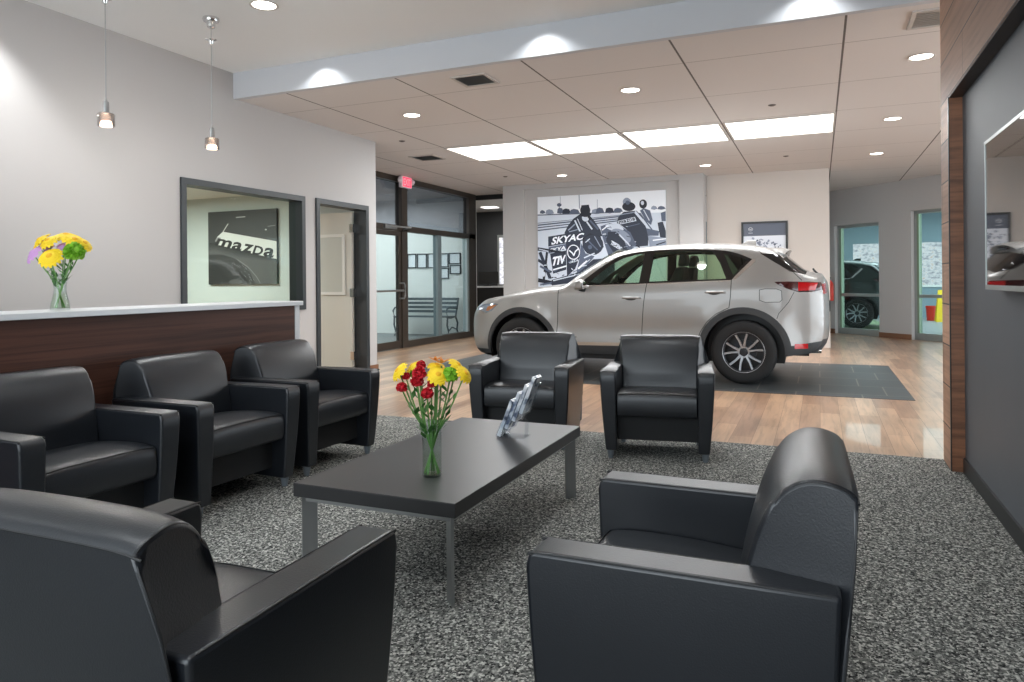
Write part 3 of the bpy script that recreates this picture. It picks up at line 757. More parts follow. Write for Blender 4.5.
vent(-3.09, -2.74, 5.79, 6.14, 'dark square ceiling vent next to the ceiling step', True)
vent(-5.62, -5.2, 9.2, 9.62, 'dark square ceiling vent near the exit sign', True)
vent(.62, 1.1, 5.72, 6.12, 'pale ceiling vent partly hidden by the wood wall', False)
for x, y, lab in ((-5.07, 8.15, 'small dark sprinkler head near the end of the left wall'), (-5.15, 11.73, 'small dark sprinkler head before the racing poster'), (-.45, 8.18, 'small dark sprinkler head in front of the right light panel'), (-.45, 11.69, 'small dark sprinkler head behind the right light panel')):
    tag(MB().lathe([(.001, -.016), (.022, -.015), (.026, -.010), (.040, -.008), (.042, 0), (.001, 0)], 14).build('sprinkler', 'dotblack', None, loc=(x, y, ZL+.003)), lab, 'sprinkler', 'sprinkler heads in the lower ceiling')

# exit sign
t = thing('exit_sign', 'red and white exit sign with twin lamps above the entrance glazing', 'sign', (-6.72, 10.9, ZL-.11))
m = MB(); rect(m, -.03, .03, -.17, .17, -.10, .10); m.build('housing', 'exit_white', t, bevel=.006)
m = MB(); rect(m, .0305, .034, -.13, .15, -.085, .085); m.build('face', 'exit_red', t, smooth=0)
v, f = text_mesh('EXIT', 1, .02); m = MB(); m.add([(.0350, -.11+.24*a, -.06+.12*b) for a, b in v], f); m.build('lettering', 'exit_white', t, smooth=0, fix=False)
for s in (-1, 1):
    MB().lathe([(.001, .0), (.05, .0), (.055, .02), (.03, .06), (.001, .065)], 14, (0, s*.2, .02), 'x').build('lamp_head', 'exit_white', t)
m = MB(); rect(m, -.02, .02, -.03, .03, .10, .11); m.build('mount', 'exit_white', t, smooth=0)

# ------------------------------------------------------------------ flat artwork
AM = {}
def art(rgb, em=0):
    k = (rgb, em)
    if k not in AM: AM[k] = pmat('print_ink', rgb, .55, emit=em)
    return AM[k]
class Art:
    """a printed picture: flat inks stacked in hair-thin layers on one sheet; fn maps drawing units to (u, v) metres"""
    def __init__(s, fn): s.fn = fn; s.m = MB(); s.mats = []; s.n = 0
    def mi(s, rgb):
        a = art(rgb)
        if a not in s.mats: s.mats.append(a)
        return s.mats.index(a)
    def p(s, rgb, *pts):
        s.n += 1; z = s.n*.00006
        s.m.poly([(*s.fn(*q), z) for q in pts], s.mi(rgb))
    def e(s, rgb, x, y, rx, ry, a=0, n=18):
        c, d = math.cos(R(a)), math.sin(R(a))
        s.p(rgb, *[(x+rx*math.cos(t*2*PI/n)*c-ry*math.sin(t*2*PI/n)*d, y+rx*math.cos(t*2*PI/n)*d+ry*math.sin(t*2*PI/n)*c) for t in range(n)])
    def line(s, rgb, x0, y0, x1, y1, w):
        L = math.hypot(x1-x0, y1-y0); nx, ny = -(y1-y0)/L*w/2, (x1-x0)/L*w/2
        s.p(rgb, (x0+nx, y0+ny), (x1+nx, y1+ny), (x1-nx, y1-ny), (x0-nx, y0-ny))
    def t(s, rgb, txt, q00, q10, q11, q01, bold=.02):
        v, f = text_mesh(txt, 1, bold); s.n += 1; z = s.n*.00006; V = []
        for a, b in v:
            x = (q00[0]*(1-a)+q10[0]*a)*(1-b)+(q01[0]*(1-a)+q11[0]*a)*b; y = (q00[1]*(1-a)+q10[1]*a)*(1-b)+(q01[1]*(1-a)+q11[1]*a)*b
            V.append((*s.fn(x, y), z))
        s.m.add(V, f, s.mi(rgb))
    def logo(s, rgb, q00, q10, q11, q01, bold=.03):
        x = 0
        for ch, wd in (('m', .27), ('a', .17), ('z', .16), ('D', .16), ('a', .17)):
            f = lambda p, q, t: (p[0]+(q[0]-p[0])*t, p[1]+(q[1]-p[1])*t)
            s.t(rgb, ch, f(q00, q10, x), f(q00, q10, x+wd), f(q01, q11, x+wd), f(q01, q11, x), bold); x += wd+.0175
    def build(s, parent, front_y):
        """sheet hangs in the XZ plane facing -Y"""
        s.m.v = [(x, front_y-z, y) for x, y, z in s.m.v]
        return s.m.build('print', s.mats, parent, smooth=0, fix=False)

# racing poster on the back wall
PW, PH = 2.47, 1.74
t = thing('racing_poster', 'large black and white racing pit crew poster on the back wall behind the car', 'poster', (-3.76, YA+.068, 1.93))
m = MB(); rect(m, -PW/2, PW/2, -.05, 0, -PH/2, PH/2); m.build('panel', 'paper', t, smooth=0)
def pf(x, y):
    u = (x-45)/835; top = 75-45*u; bot = 655+8*u
    return (-PW/2+PW*min(1, max(0, u)), -PH/2+PH*min(1, max(0, (bot-y)/(bot-top))))
a = Art(pf); p, e, ln = a.p, a.e, a.line
NV, DK, MD, GR, LT, SK = (38, 46, 62), (26, 30, 42), (84, 94, 114), (140, 150, 168), (206, 214, 226), (236, 240, 246)
p(SK, (45, 660), (45, 70), (880, 20), (880, 670))
p(LT, (45, 660), (45, 190), (880, 178), (880, 670))
for x, y, w, h, c in ((60, 165, 40, 22, MD), (100, 160, 60, 30, GR), (180, 150, 45, 36, MD), (215, 155, 60, 34, NV), (265, 158, 70, 30, MD), (410, 158, 70, 32, GR), (440, 150, 55, 34, MD), (500, 150, 60, 36, NV), (555, 152, 60, 28, MD), (790, 140, 40, 24, GR), (830, 142, 50, 22, MD)):
    p(c, (x, y+h-8), (x+w*.1, y), (x+w*.4, y-7), (x+w*.8, y-2), (x+w, y+h-10), (x+w*.5, y+h-4))
p(MD, (45, 187), (600, 172), (600, 178), (45, 194))
e(MD, 195, 125, 16, 12); ln(MD, 195, 125, 195, 160, 5); ln(GR, 330, 58, 332, 150, 6); ln(GR, 203, 70, 203, 120, 3); ln(GR, 450, 90, 450, 150, 3)
for y0, y1, w in ((256, 214, 9), (272, 228, 7), (290, 240, 8), (243, 206, 4)): ln(MD, 45, y0, 600, y1-12, w)
# crouching crew member with a cap
p(NV, (228, 310), (250, 265), (290, 215), (335, 185), (400, 195), (430, 230), (470, 290), (480, 330), (300, 330))
e(DK, 370, 160, 34, 34); p(DK, (345, 128), (395, 124), (398, 145), (342, 148)); e(LT, 372, 208, 24, 26); e(DK, 372, 186, 38, 18); p(DK, (395, 190), (412, 215), (400, 225), (385, 205))
ln(LT, 300, 225, 335, 300, 10); ln(LT, 318, 215, 350, 290, 5); ln(LT, 380, 235, 415, 285, 10); ln(GR, 255, 290, 300, 250, 8); ln(MD, 400, 225, 455, 285, 12); ln(GR, 260, 300, 320, 285, 6)
# crew member standing with his back turned
p(NV, (575, 245), (585, 205), (620, 172), (700, 165), (735, 200), (775, 330), (770, 395), (690, 400), (650, 300), (610, 265))
e(GR, 640, 108, 26, 28); e(DK, 652, 138, 42, 30); e(MD, 645, 112, 14, 14); p(LT, (580, 232), (690, 205), (700, 232), (588, 256)); a.logo(DK, (590, 252), (692, 228), (690, 208), (586, 234))
ln(LT, 690, 170, 800, 310, 16); ln(MD, 720, 180, 815, 320, 8); ln(GR, 600, 190, 690, 175, 6); ln(MD, 640, 270, 720, 250, 5); p(MD, (760, 280), (840, 300), (835, 330), (770, 330))
# marshal far right
e(DK, 742, 122, 24, 30); e(LT, 738, 115, 10, 14); p(MD, (722, 165), (745, 148), (785, 165), (800, 225), (790, 260), (760, 235)); ln(LT, 745, 160, 780, 230, 6)
p(NV, (830, 245), (862, 238), (880, 300), (880, 350), (845, 340)); p(MD, (850, 180), (880, 170), (880, 235), (855, 235)); p(GR, (770, 330), (880, 345), (880, 420), (780, 400)); ln(SK, 800, 360, 880, 350, 8); ln(DK, 820, 390, 880, 370, 8)
# leaning mechanics in the middle
p(MD, (470, 265), (530, 245), (600, 265), (660, 305), (700, 390), (640, 440), (520, 460), (480, 330)); e(LT, 560, 275, 60, 22, 12); e(GR, 600, 330, 70, 40, 30)
p(NV, (520, 300), (570, 300), (620, 350), (640, 420), (560, 450), (505, 360)); ln(LT, 590, 320, 660, 395, 10); ln(LT, 540, 360, 590, 390, 6); ln(LT, 550, 385, 610, 410, 7); ln(SK, 480, 290, 520, 260, 8); a.logo(LT, (535, 385), (600, 425), (612, 405), (548, 362))
for i in range(26):
    x, y = random.uniform(480, 700), random.uniform(265, 430); ln(random.choice((LT, DK, GR, NV)), x, y, x+random.uniform(8, 26), y+random.uniform(-10, 20), random.uniform(3, 7))
# rear wing with lettering
p(NV, (118, 330), (430, 283), (470, 300), (430, 345), (118, 394)); a.t(SK, 'SKYAC', (137, 384), (352, 350), (364, 306), (152, 334), .03)
p(MD, (120, 398), (250, 376), (250, 408), (120, 440)); a.t(SK, 'SKYA', (126, 432), (238, 412), (240, 388), (132, 408), .03)
p(NV, (130, 440), (240, 420), (240, 545), (150, 570)); a.t(SK, 'TIV', (132, 522), (236, 502), (239, 448), (152, 462), .05)
ln(SK, 150, 545, 245, 520, 10); ln(LT, 150, 575, 240, 548, 6)
p(DK, (352, 340), (400, 310), (470, 330), (490, 400), (440, 450), (380, 440), (350, 400)); e(NV, 420, 385, 68, 66); ln(MD, 380, 350, 450, 420, 8); ln(GR, 430, 330, 470, 400, 6); e(MD, 400, 400, 14, 14); ln(LT, 370, 370, 400, 345, 6)
p(MD, (340, 370), (370, 440), (430, 460), (330, 575), (300, 610), (330, 470)); ln(LT, 360, 470, 430, 440, 8); ln(SK, 320, 540, 380, 490, 12); ln(LT, 345, 520, 400, 480, 5)
p(NV, (240, 372), (338, 358), (330, 470), (300, 540), (245, 590))
for k2 in range(28):
    t0, t1 = 2*PI*k2/28, 2*PI*(k2+1)/28; ln(SK, 290+40*math.cos(t0), 432+46*math.sin(t0), 290+40*math.cos(t1), 432+46*math.sin(t1), 6)
for q in (((262, 420), (285, 440)), ((285, 440), (292, 455)), ((292, 455), (302, 428)), ((302, 428), (322, 410))): ln(SK, *q[0], *q[1], 8)
a.logo(LT, (262, 505), (322, 490), (322, 476), (262, 490), .04)
# tail supports low on the left
p(DK, (45, 398), (240, 430), (240, 442), (45, 420)); ln(NV, 60, 430, 130, 600, 22); ln(DK, 110, 430, 85, 610, 16); ln(MD, 60, 520, 140, 560, 14); ln(NV, 45, 480, 110, 520, 20); ln(DK, 45, 610, 240, 650, 26); ln(MD, 60, 640, 200, 620, 12); e(LT, 85, 572, 12, 16); ln(LT, 52, 410, 120, 425, 6)
p(NV, (140, 610), (330, 560), (420, 480), (560, 470), (560, 665), (140, 665)); ln(LT, 150, 615, 330, 575, 7)
for i in range(30):
    x, y = random.uniform(50, 520), random.uniform(480, 640); ln(random.choice((MD, GR, DK, LT)), x, y, x+random.uniform(10, 34), y+random.uniform(-14, 14), random.uniform(3, 8))
a.build(t, -.0503)

# framed picture right of it
t = thing('framed_picture', 'black framed picture with grey upper half on the wall above the car roof', 'picture', (-.875, YBW-.001, 1.77))
HW, HH = .385, .42
m = MB()
for x0, x1, z0, z1 in ((-HW, -HW+.035, -HH, HH), (HW-.035, HW, -HH, HH), (-HW+.035, HW-.035, HH-.035, HH), (-HW+.035, HW-.035, -HH, -HH+.035)): rect(m, x0, x1, -.035, 0, z0, z1)
m.build('frame', 'black', t, smooth=0)
m = MB(); rect(m, -HW+.03, HW-.03, -.012, 0, -HH+.03, HH-.03); m.build('backing', 'paper', t, smooth=0)
a = Art(lambda x, y: (x, y)); w = HW-.034
a.p((128, 132, 142), (-w, -HH+.034), (w, -HH+.034), (w, HH-.034), (-w, HH-.034)); a.p((96, 102, 116), (-w, .17), (w, .17), (w, HH-.034), (-w, HH-.034)); a.p((224, 228, 236), (-w, .17), (w, .17), (w, -HH+.034), (-w, -HH+.034))
for i in range(150):
    x, y = random.uniform(-w+.03, w-.07), random.uniform(-HH+.08, .12); a.line(random.choice(((120, 128, 146), (150, 158, 175), (86, 94, 112), (236, 238, 244))), x, y, x+random.uniform(.01, .05), y+random.uniform(-.04, .04), random.uniform(.01, .04))
for k2 in range(20):
    t0, t1 = 2*PI*k2/20, 2*PI*(k2+1)/20; a.line((225, 228, 232), -.23+.035*math.cos(t0), .29+.03*math.sin(t0), -.23+.035*math.cos(t1), .29+.03*math.sin(t1), .006)
a.line((225, 228, 232), -.255, .30, -.23, .28, .008); a.line((225, 228, 232), -.23, .28, -.205, .30, .008); a.logo((205, 210, 218), (-.265, .215), (-.195, .215), (-.195, .23), (-.265, .23))
a.build(t, -.0125)

# office canvas
CYY = 7.93
t = thing('wall_canvas', 'dark square canvas of an engraved car badge on the office wall behind glass', 'canvas', (-7.60, CYY, 1.70))
CW, CH = 1.27, 1.06
m = MB(); rect(m, -CW/2, CW/2, -.04, 0, -CH/2, CH/2); m.build('canvas', pmat('canvas_edge', (50, 50, 50), .6), t, smooth=0)
def cf(x, y):
    u = (x-63)/398; top = 150-35*u; bot = 530+5*u
    return (-CW/2+CW*min(1, max(0, u)), -CH/2+CH*min(1, max(0, (bot-y)/(bot-top))))
a = Art(cf)
a.p((66, 66, 66), (63, 535), (63, 148), (462, 112), (462, 540)); a.p((48, 48, 48), (63, 320), (160, 330), (260, 395), (462, 420), (462, 540), (63, 540))
for i in range(9): a.p((50+i*5,)*3, (63, 310+i*6), (100, 312+i*5), (250, 350+i*5), (380, 380+i*3), (462, 395+i*2), (462, 540), (63, 540))
a.p((58, 58, 58), (63, 372), (150, 372), (235, 398), (300, 450), (340, 540), (63, 540)); a.p((46, 46, 46), (63, 430), (170, 420), (260, 470), (310, 540), (63, 540))
for q in (((235, 398), (300, 440)), ((300, 440), (345, 490)), ((345, 490), (370, 532))): a.line((130, 130, 130), *q[0], *q[1], 4)
a.e((84, 84, 84), 225, 520, 40, 16)
a.p((222, 222, 218), (116, 280), (152, 250), (300, 272), (462, 298), (462, 396), (440, 392), (300, 360), (110, 318)); a.line((220, 220, 216), 152, 252, 184, 206, 4)
a.p((150, 150, 150), (104, 300), (116, 280), (140, 282), (128, 322))
a.logo((36, 36, 36), (100, 322), (440, 392), (456, 340), (124, 285), .03)
a.line((190, 190, 190), 230, 172, 285, 166, 5); a.line((150, 150, 150), 412, 216, 455, 210, 3); a.e((200, 200, 200), 402, 234, 6, 4)
a.build(t, -.0403)

# certificates and bench in the vestibule
CB = 14.05
certs = [(-8.79, 1.66, .22, .35, 'framed certificate furthest left, behind the door pull'), (-8.50, 1.655, .23, .33, 'framed certificate just right of the door mullion'), (-8.235, 1.65, .25, .33, 'framed certificate in the middle of the row above the bench'), (-7.96, 1.65, .26, .33, 'framed certificate half behind the grey mullion, in the row'), (-7.665, 1.655, .21, .31, 'narrow framed certificate just right of the grey mullion'), (-7.70, 1.365, .29, .24, 'framed certificate below the row, crossing the grey mullion'), (-7.40, 1.69, .29, .25, 'framed certificate upper of the pair beside the end column'), (-7.39, 1.446, .27, .20, 'framed certificate lower of the pair beside the end column')]
for x, z, w, h, lab in certs:
    t = thing('certificate', lab, 'certificate', (x, CB, z), 0, 'certificates on the vestibule wall')
    m = MB(); b = .022
    for x0, x1, z0, z1 in ((-w/2, -w/2+b, -h/2, h/2), (w/2-b, w/2, -h/2, h/2), (-w/2+b, w/2-b, h/2-b, h/2), (-w/2+b, w/2-b, -h/2, -h/2+b)): rect(m, x0, x1, -.025, 0, z0, z1)
    m.build('frame', 'cert_frame', t, smooth=0)
    m = MB(); rect(m, -w/2+b, w/2-b, -.008, 0, -h/2+b, h/2-b); m.build('sheet', 'paper', t, smooth=0)
bn = thing('bench', 'slatted metal park bench against the vestibule wall, seen through the glazing', 'bench', (-7.92, 13.62, 0))
BW = .66
for x in (-BW, BW):
    m = MB(); m.tube([(x, .30, .82), (x, .24, .62), (x, .16, .42), (x, -.05, .40), (x, -.22, .42)], .02, 8)
    m.tube([(x, -.20, 0), (x, -.16, .12), (x, -.22, .25), (x, -.20, .42), (x, -.26, .55), (x, -.18, .62), (x, .22, .60)], .02, 8); m.tube([(x, .30, 0), (x, .22, .14), (x, .26, .28), (x, .16, .42)], .02, 8); m.tube([(x, -.16, .12), (x, .0, .2), (x, .22, .14)], .014, 6)
    m.build('end_frame', 'iron', bn)
m = MB()
for i in range(5): rect(m, -BW, BW, -.24+.085*i, -.18+.085*i, .415, .435)
m.build('seat', 'iron', bn, smooth=0)
m = MB()
for i in range(4):
    z = .50+.09*i; y = .19+.036*i; rect(m, -BW, BW, y, y+.018, z, z+.055)
m.build('backrest', 'iron', bn, smooth=0)

# dark side room furniture
t = thing('service_desk', 'dark desk with white top in the dim side room', 'desk', (-7.0, 15.2, 0))
m = MB(); rect(m, -.9, 1.2, 0, .6, 0, 1.03); m.build('desk_body', 'black', t, smooth=0)
m = MB(); rect(m, -.95, 1.25, -.06, .65, 1.03, 1.065); m.build('desk_top', 'solid_white', t, smooth=0)
t = thing('monitor', 'black computer monitor on the desk in the dim side room', 'monitor', (-7.22, 15.4, 1.065))
m = MB(); rect(m, -.25, .25, -.015, .015, .06, .34); m.build('screen', 'blackgloss', t, smooth=0); m = MB(); rect(m, -.1, .1, -.07, .07, 0, .012); rect(m, -.02, .02, -.01, .01, .012, .1); m.build('stand', 'black', t, smooth=0)
w5 = struct('window_5', frame_y(0, 1, 0, 1, 0, 1, .05).xf(Matrix(((0, .9, 0, -7.63), (.05, 0, 0, 16.83), (0, 0, 1.34, 1.03), (0, 0, 0, 1)))), 'alu')
struct('pane', box(-7.585, -6.775, 16.86, 16.87, 1.10, 2.30), 'outdoor', w5)
t = tag(box(-7.55, -7.2, 15.7, 16.0, 2.975, 2.9895).build('light_panel', 'panel_light', None, smooth=0), 'small ceiling light in the dim side room', 'ceiling light')

# service bay items
def bucket(x, y, mat, lab, r, h, cat):
    t = thing('cone_bin' if cat == 'bin' else 'floor_stand', lab, cat, (x, y, .002))
    if cat == 'bin':
        MB().lathe([(.001, 0), (r*.8, 0), (r, h), (r*.94, h), (r*.76, .02), (.001, .02)], 20).build('body', mat, t)
        MB().lathe([(r*.99, h-.05), (r*1.06, h-.05), (r*1.06, h), (r*.99, h)], 20).build('rim', mat, t)
    else:
        for s in (-1, 1):
            m = MB(); m.add([(-r, s*.16, 0), (r, s*.16, 0), (r*.6, s*.02, h), (-r*.6, s*.02, h), (-r, s*.18, 0), (r, s*.18, 0), (r*.6, s*.04, h), (-r*.6, s*.04, h)], [(0, 1, 2, 3), (7, 6, 5, 4), (0, 4, 5, 1), (1, 5, 6, 2), (2, 6, 7, 3), (3, 7, 4, 0)]); m.build('board', mat, t, smooth=0)
bucket(2.80, 22.4, 'cone_red', 'small red tapered bin on the service bay floor behind the right door', .13, .40, 'bin')
bucket(3.00, 21.9, 'cone_yel', 'yellow folding floor sign beside the red bin behind the right door', .17, .84, 'floor sign')
t = thing('fire_extinguisher', 'red fire extinguisher hanging beside the left glazed door', 'fire extinguisher', (.22, 16.75, .7))
MB().lathe([(.001, 0), (.06, .0), (.065, .02), (.065, .36), (.03, .42), (.02, .44), (.001, .44)], 16).build('cylinder_body', 'cone_red', t); MB().tube([(0, 0, .44), (.0, 0, .5), (-.05, -.04, .52)], .014, 8).build('handle', 'black', t)

# ------------------------------------------------------------------ television
tv = thing('television', 'large wall mounted television with silver edge on the grey recess', 'television', (.787, 3.46, 1.485))
m = MB(); rect(m, -.04, .02, -.62, .62, -.355, .355); m.build('housing', 'black', tv, smooth=0)
m = MB(); rect(m, -.044, -.0405, -.615, .615, -.335, .34); m.build('screen', 'tv_black', tv, smooth=0)
m = MB()
for y0, y1, z0, z1 in ((-.626, .626, .34, .355), (-.626, .626, -.357, -.335), (.614, .626, -.335, .34), (-.626, -.614, -.335, .34)): rect(m, -.047, -.036, y0, y1, z0, z1)
m.build('bezel', 'alu', tv, smooth=0)

# ------------------------------------------------------------------ the car (x along its length from the front bumper, y across, z up)
def smoothpts(pts, n):
    """Catmull-Rom through control points"""
    out = []
    for i in range(len(pts)-1):
        p0 = pts[max(i-1, 0)]; p1 = pts[i]; p2 = pts[i+1]; p3 = pts[min(i+2, len(pts)-1)]
        k = max(1, int(math.hypot(p2[0]-p1[0], p2[1]-p1[1])/n))
        for j in range(k):
            t = j/k
            out.append(tuple(.5*((2*p1[c])+(-p0[c]+p2[c])*t+(2*p0[c]-5*p1[c]+4*p2[c]-p3[c])*t*t+(-p0[c]+3*p1[c]-3*p2[c]+p3[c])*t**3) for c in (0, 1)))
    out.append(pts[-1]); return out
def interp(x, tab):
    if x <= tab[0][0]: return tab[0][1]
    for (a, b), (c, d) in zip(tab, tab[1:]):
        if x <= c:
            t = (x-a)/(c-a); t = t*t*(3-2*t); return b+(d-b)*t
    return tab[-1][1]
def inside(x, z, poly):
    r = False; n = len(poly); j = n-1
    for i in range(n):
        xi, zi = poly[i]; xj, zj = poly[j]
        if (zi > z) != (zj > z) and x < (xj-xi)*(z-zi)/(zj-zi)+xi: r = not r
        j = i
    return r
def segd(x, z, a, b):
    dx, dz = b[0]-a[0], b[1]-a[1]; L = dx*dx+dz*dz
    t = max(0, min(1, ((x-a[0])*dx+(z-a[1])*dz)/L)) if L else 0
    return math.hypot(x-a[0]-t*dx, z-a[1]-t*dz)
def pld(x, z, pl): return min(segd(x, z, a, b) for a, b in zip(pl, pl[1:]))

TOP = smoothpts([(.30, .235), (.20, .28), (.155, .42), (.15, .56), (.155, .68), (.19, .79), (.27, .862), (.42, .918), (.62, .968), (.85, 1.018), (1.10, 1.066), (1.32, 1.094), (1.47, 1.115), (1.70, 1.270), (1.95, 1.425), (2.16, 1.522), (2.45, 1.570), (2.90, 1.592), (3.35, 1.582), (3.68, 1.553), (3.88, 1.512), (4.00, 1.450), (4.14, 1.325), (4.27, 1.225), (4.40, 1.190), (4.44, 1.12), (4.455, .95), (4.46, .75), (4.455, .58), (4.43, .46), (4.36, .37)], .055)
BOT = [(4.36, .37), (4.03, .32), (3.2, .285), (1.4, .285), (.30, .235)]
OUT = TOP+BOT[1:-1]
WF, WR = (.926, .36), (3.626, .36)
RIF, ROF, RIR, ROR = .425, .492, .435, .508
def circ(c, r, n=40): return [(c[0]+r*math.cos(2*PI*t/n), c[1]+r*math.sin(2*PI*t/n)) for t in range(n)]
DLO = smoothpts([(1.66, 1.118), (1.84, 1.26), (2.03, 1.395), (2.20, 1.482), (2.50, 1.528), (2.9, 1.543), (3.33, 1.522), (3.55, 1.478), (3.735, 1.398)], .06)+[(3.70, 1.36), (3.53, 1.185), (3.49, 1.172), (2.53, 1.140), (2.46, 1.137)]
PANE_F = [(1.80, 1.135), (1.92, 1.245), (2.06, 1.362), (2.22, 1.446), (2.36, 1.485), (2.478, 1.502), (2.44, 1.15)]
PANE_R = [(2.60, 1.515), (2.9, 1.525), (3.28, 1.505), (3.37, 1.36), (3.44, 1.188), (2.56, 1.16)]
PANE_Q = [(3.40, 1.485), (3.52, 1.455), (3.66, 1.400), (3.53, 1.235), (3.515, 1.225)]
TRIMQ = [(3.505, 1.176), (3.54, 1.178), (3.745, 1.375), (3.752, 1.405), (3.715, 1.405), (3.54, 1.22)]
FUEL = [(3.80, 1.06), (3.86, 1.072), (3.98, 1.07), (4.03, 1.05), (4.035, .95), (4.01, .925), (3.86, .922), (3.80, .945)]
TAIL = [(3.955, 1.148), (4.10, 1.152), (4.46, 1.14), (4.47, 1.06), (4.33, 1.035), (4.20, 1.034), (4.08, 1.075), (3.99, 1.12)]
TAILR = [(4.20, 1.142), (4.40, 1.135), (4.37, 1.055), (4.20, 1.05)]
HEAD = [(.10, .80), (.30, .80), (.40, .765), (.50, .80), (.60, .885), (.55, .895), (.40, .885), (.20, .86)]
AMBER = [(.40, .80), (.44, .795), (.51, .83), (.575, .875), (.50, .872), (.43, .85)]
REFL = [(4.16, .412), (4.16, .466), (4.295, .472), (4.295, .418)]
SPOILT = [(3.80, 1.472), (4.00, 1.462), (4.06, 1.40), (4.27, 1.225), (4.13, 1.262), (3.95, 1.37)]
L_FEND = [(1.43, 1.12), (1.425, .9), (1.42, .7), (1.40, .45), (1.38, .3)]
L_B = [(2.56, 1.15), (2.535, 1.145), (2.50, .9), (2.475, .6), (2.47, .40)]
L_C = [(3.50, 1.175), (3.49, .98), (3.475, .86)]
L_C = L_C+[(WR[0]+.52*math.cos(R(a)), WR[1]+.52*math.sin(R(a))) for a in (110, 125, 140, 155, 165)]+[(3.10, .42)]
L_T = [(3.735, 1.545), (3.81, 1.478), (4.11, 1.268), (4.15, 1.255), (4.235, 1.165)]
L_BUMP = [(4.16, 1.04), (4.10, .92), (4.00, .80), (3.98, .74)]
L_HOOD = [(.60, .89), (.9, .985), (1.2, 1.045), (1.44, 1.085)]
L_SILL = [(1.36, .425), (2.0, .425), (3.14, .455)]
WTAB = [(0, .58), (.15, .735), (.30, .805), (.55, .868), (.93, .902), (1.5, .905), (2.5, .908), (3.2, .912), (3.7, .915), (4.0, .900), (4.3, .855), (4.47, .80)]
TOPE = TOP[6:-2]
def side_y(x, z):
    y = interp(x, WTAB)
    zb = interp(x, [(1.2, 1.03), (2.5, 1.06), (3.5, 1.10), (4.4, 1.12)])
    t = z-zb; y -= .43*(math.sqrt(t*t+.05*.05)+t)/2
    y -= .020*math.exp(-((z-.58)/.13)**2)*(1 if 1.3 < x < 3.2 else .3)
    if z < .45: y -= .10*((.45-z)/.2)**2*.5
    for c in (WF, WR):
        r = math.hypot(x-c[0], z-c[1])
        y += .022*math.exp(-((r-.47)/.10)**2)
    d = pld(x, z, TOP); Rr = .075
    if d < Rr: y -= Rr*.85*(1-math.sqrt(max(0, 1-(1-d/Rr)**2)))
    return y
def classify(x, z):
    if not inside(x, z, OUT): return None
    for c, r, ro in ((WF, RIF, ROF), (WR, RIR, ROR)):
        q = math.hypot(x-c[0], z-c[1])
        if q < r: return None
        if q < ro: return 'cladding'
    if inside(x, z, PANE_F): return 'front_window'
    if inside(x, z, PANE_R): return 'rear_window'
    if inside(x, z, PANE_Q): return 'quarter_window'
    if inside(x, z, TRIMQ): return 'window_trim'
    if inside(x, z, DLO): return 'window_surround'
    if inside(x, z, SPOILT): return 'spoiler_side'
    if inside(x, z, REFL): return 'reflector'
    if inside(x, z, TAILR): return 'tail_lamp'
    if inside(x, z, TAIL): return 'tail_lamp_dark'
    if inside(x, z, AMBER): return 'amber'
    if inside(x, z, HEAD): return 'head_lamp'
    if z < interp(x, [(.2, .30), (.5, .30), (1.3, .385), (3.15, .40), (4.0, .435), (4.5, .50)]): return 'cladding'
    if abs(z-interp(x, [(1.35, .405), (3.15, .425)])) < .018 and 1.38 < x < 3.14: return 'sill_strip'
    for L in (L_FEND, L_B, L_C, L_T):
        if pld(x, z, L) < .0042 and not (L is L_FEND and z > 1.09): return 'shut_line'
    if pld(x, z, L_BUMP) < .003 or pld(x, z, FUEL+FUEL[:1]) < .0032: return 'shut_line'
    if pld(x, z, DLO+DLO[:1]) < .010 and z < 1.2 and x < 3.5: return 'window_trim'
    if x < interp(z, [(.3, 1.385), (.45, 1.40), (.7, 1.42), (1.12, 1.43)]): return 'fender'
    if z > 1.16 and inside(x, z, OUT) and (z > interp(x, [(1.5, 1.10), (1.7, 1.24), (1.95, 1.40), (2.2, 1.48), (2.5, 1.53), (3.3, 1.52), (3.74, 1.395)]) and x < 3.74): return 'roof_rail'
    if x < interp(z, [(.40, 2.47), (.6, 2.475), (.9, 2.50), (1.145, 2.535)]): return 'front_door'
    if inside(x, z, [(2.4, .38)]+[(3.1, .38)]+L_C[::-1]+[(3.5, 1.2), (2.4, 1.2)]): return 'rear_door'
    return 'quarter_panel'

# side sheet: constrained triangulation of the outline, arches, windows, lamps and shut lines
pts, edges = [], []
def addpl(pl, close=True):
    o = len(pts); pts.extend(Vector(p) for p in pl); n = len(pl)
    edges.extend((o+i, o+i+1) for i in range(n-1))
    if close: edges.append((o+n-1, o))
def dens(pl, step, close=True):
    out = []; q = pl+pl[:1] if close else pl
    for a, b in zip(q, q[1:]):
        k = max(1, int(math.hypot(b[0]-a[0], b[1]-a[1])/step))
        out += [(a[0]+(b[0]-a[0])*i/k, a[1]+(b[1]-a[1])*i/k) for i in range(k)]
    if not close: out.append(pl[-1])
    return out
def offset(pl, d):
    out = []
    for i, p in enumerate(pl):
        a = pl[max(i-1, 0)]; b = pl[min(i+1, len(pl)-1)]; L = math.hypot(b[0]-a[0], b[1]-a[1]) or 1
        out.append((p[0]-(b[1]-a[1])/L*d, p[1]+(b[0]-a[0])/L*d))
    return out
nT = len(TOP)
addpl(TOP+dens(BOT, .08, False)[1:-1])
for c, r, ro in ((WF, RIF, ROF), (WR, RIR, ROR)):
    addpl(circ(c, r, 56)); addpl(circ(c, ro, 56))
for pl in (PANE_F, PANE_R, PANE_Q, TRIMQ, TAIL, TAILR, HEAD, AMBER, REFL, SPOILT): addpl(dens(pl, .06))
addpl(dens(DLO, .06)); 
for w in (.0042, -.0042):
    for L in (L_FEND, L_B, L_C, L_T): addpl(offset(dens(L, .05, False), w), False)
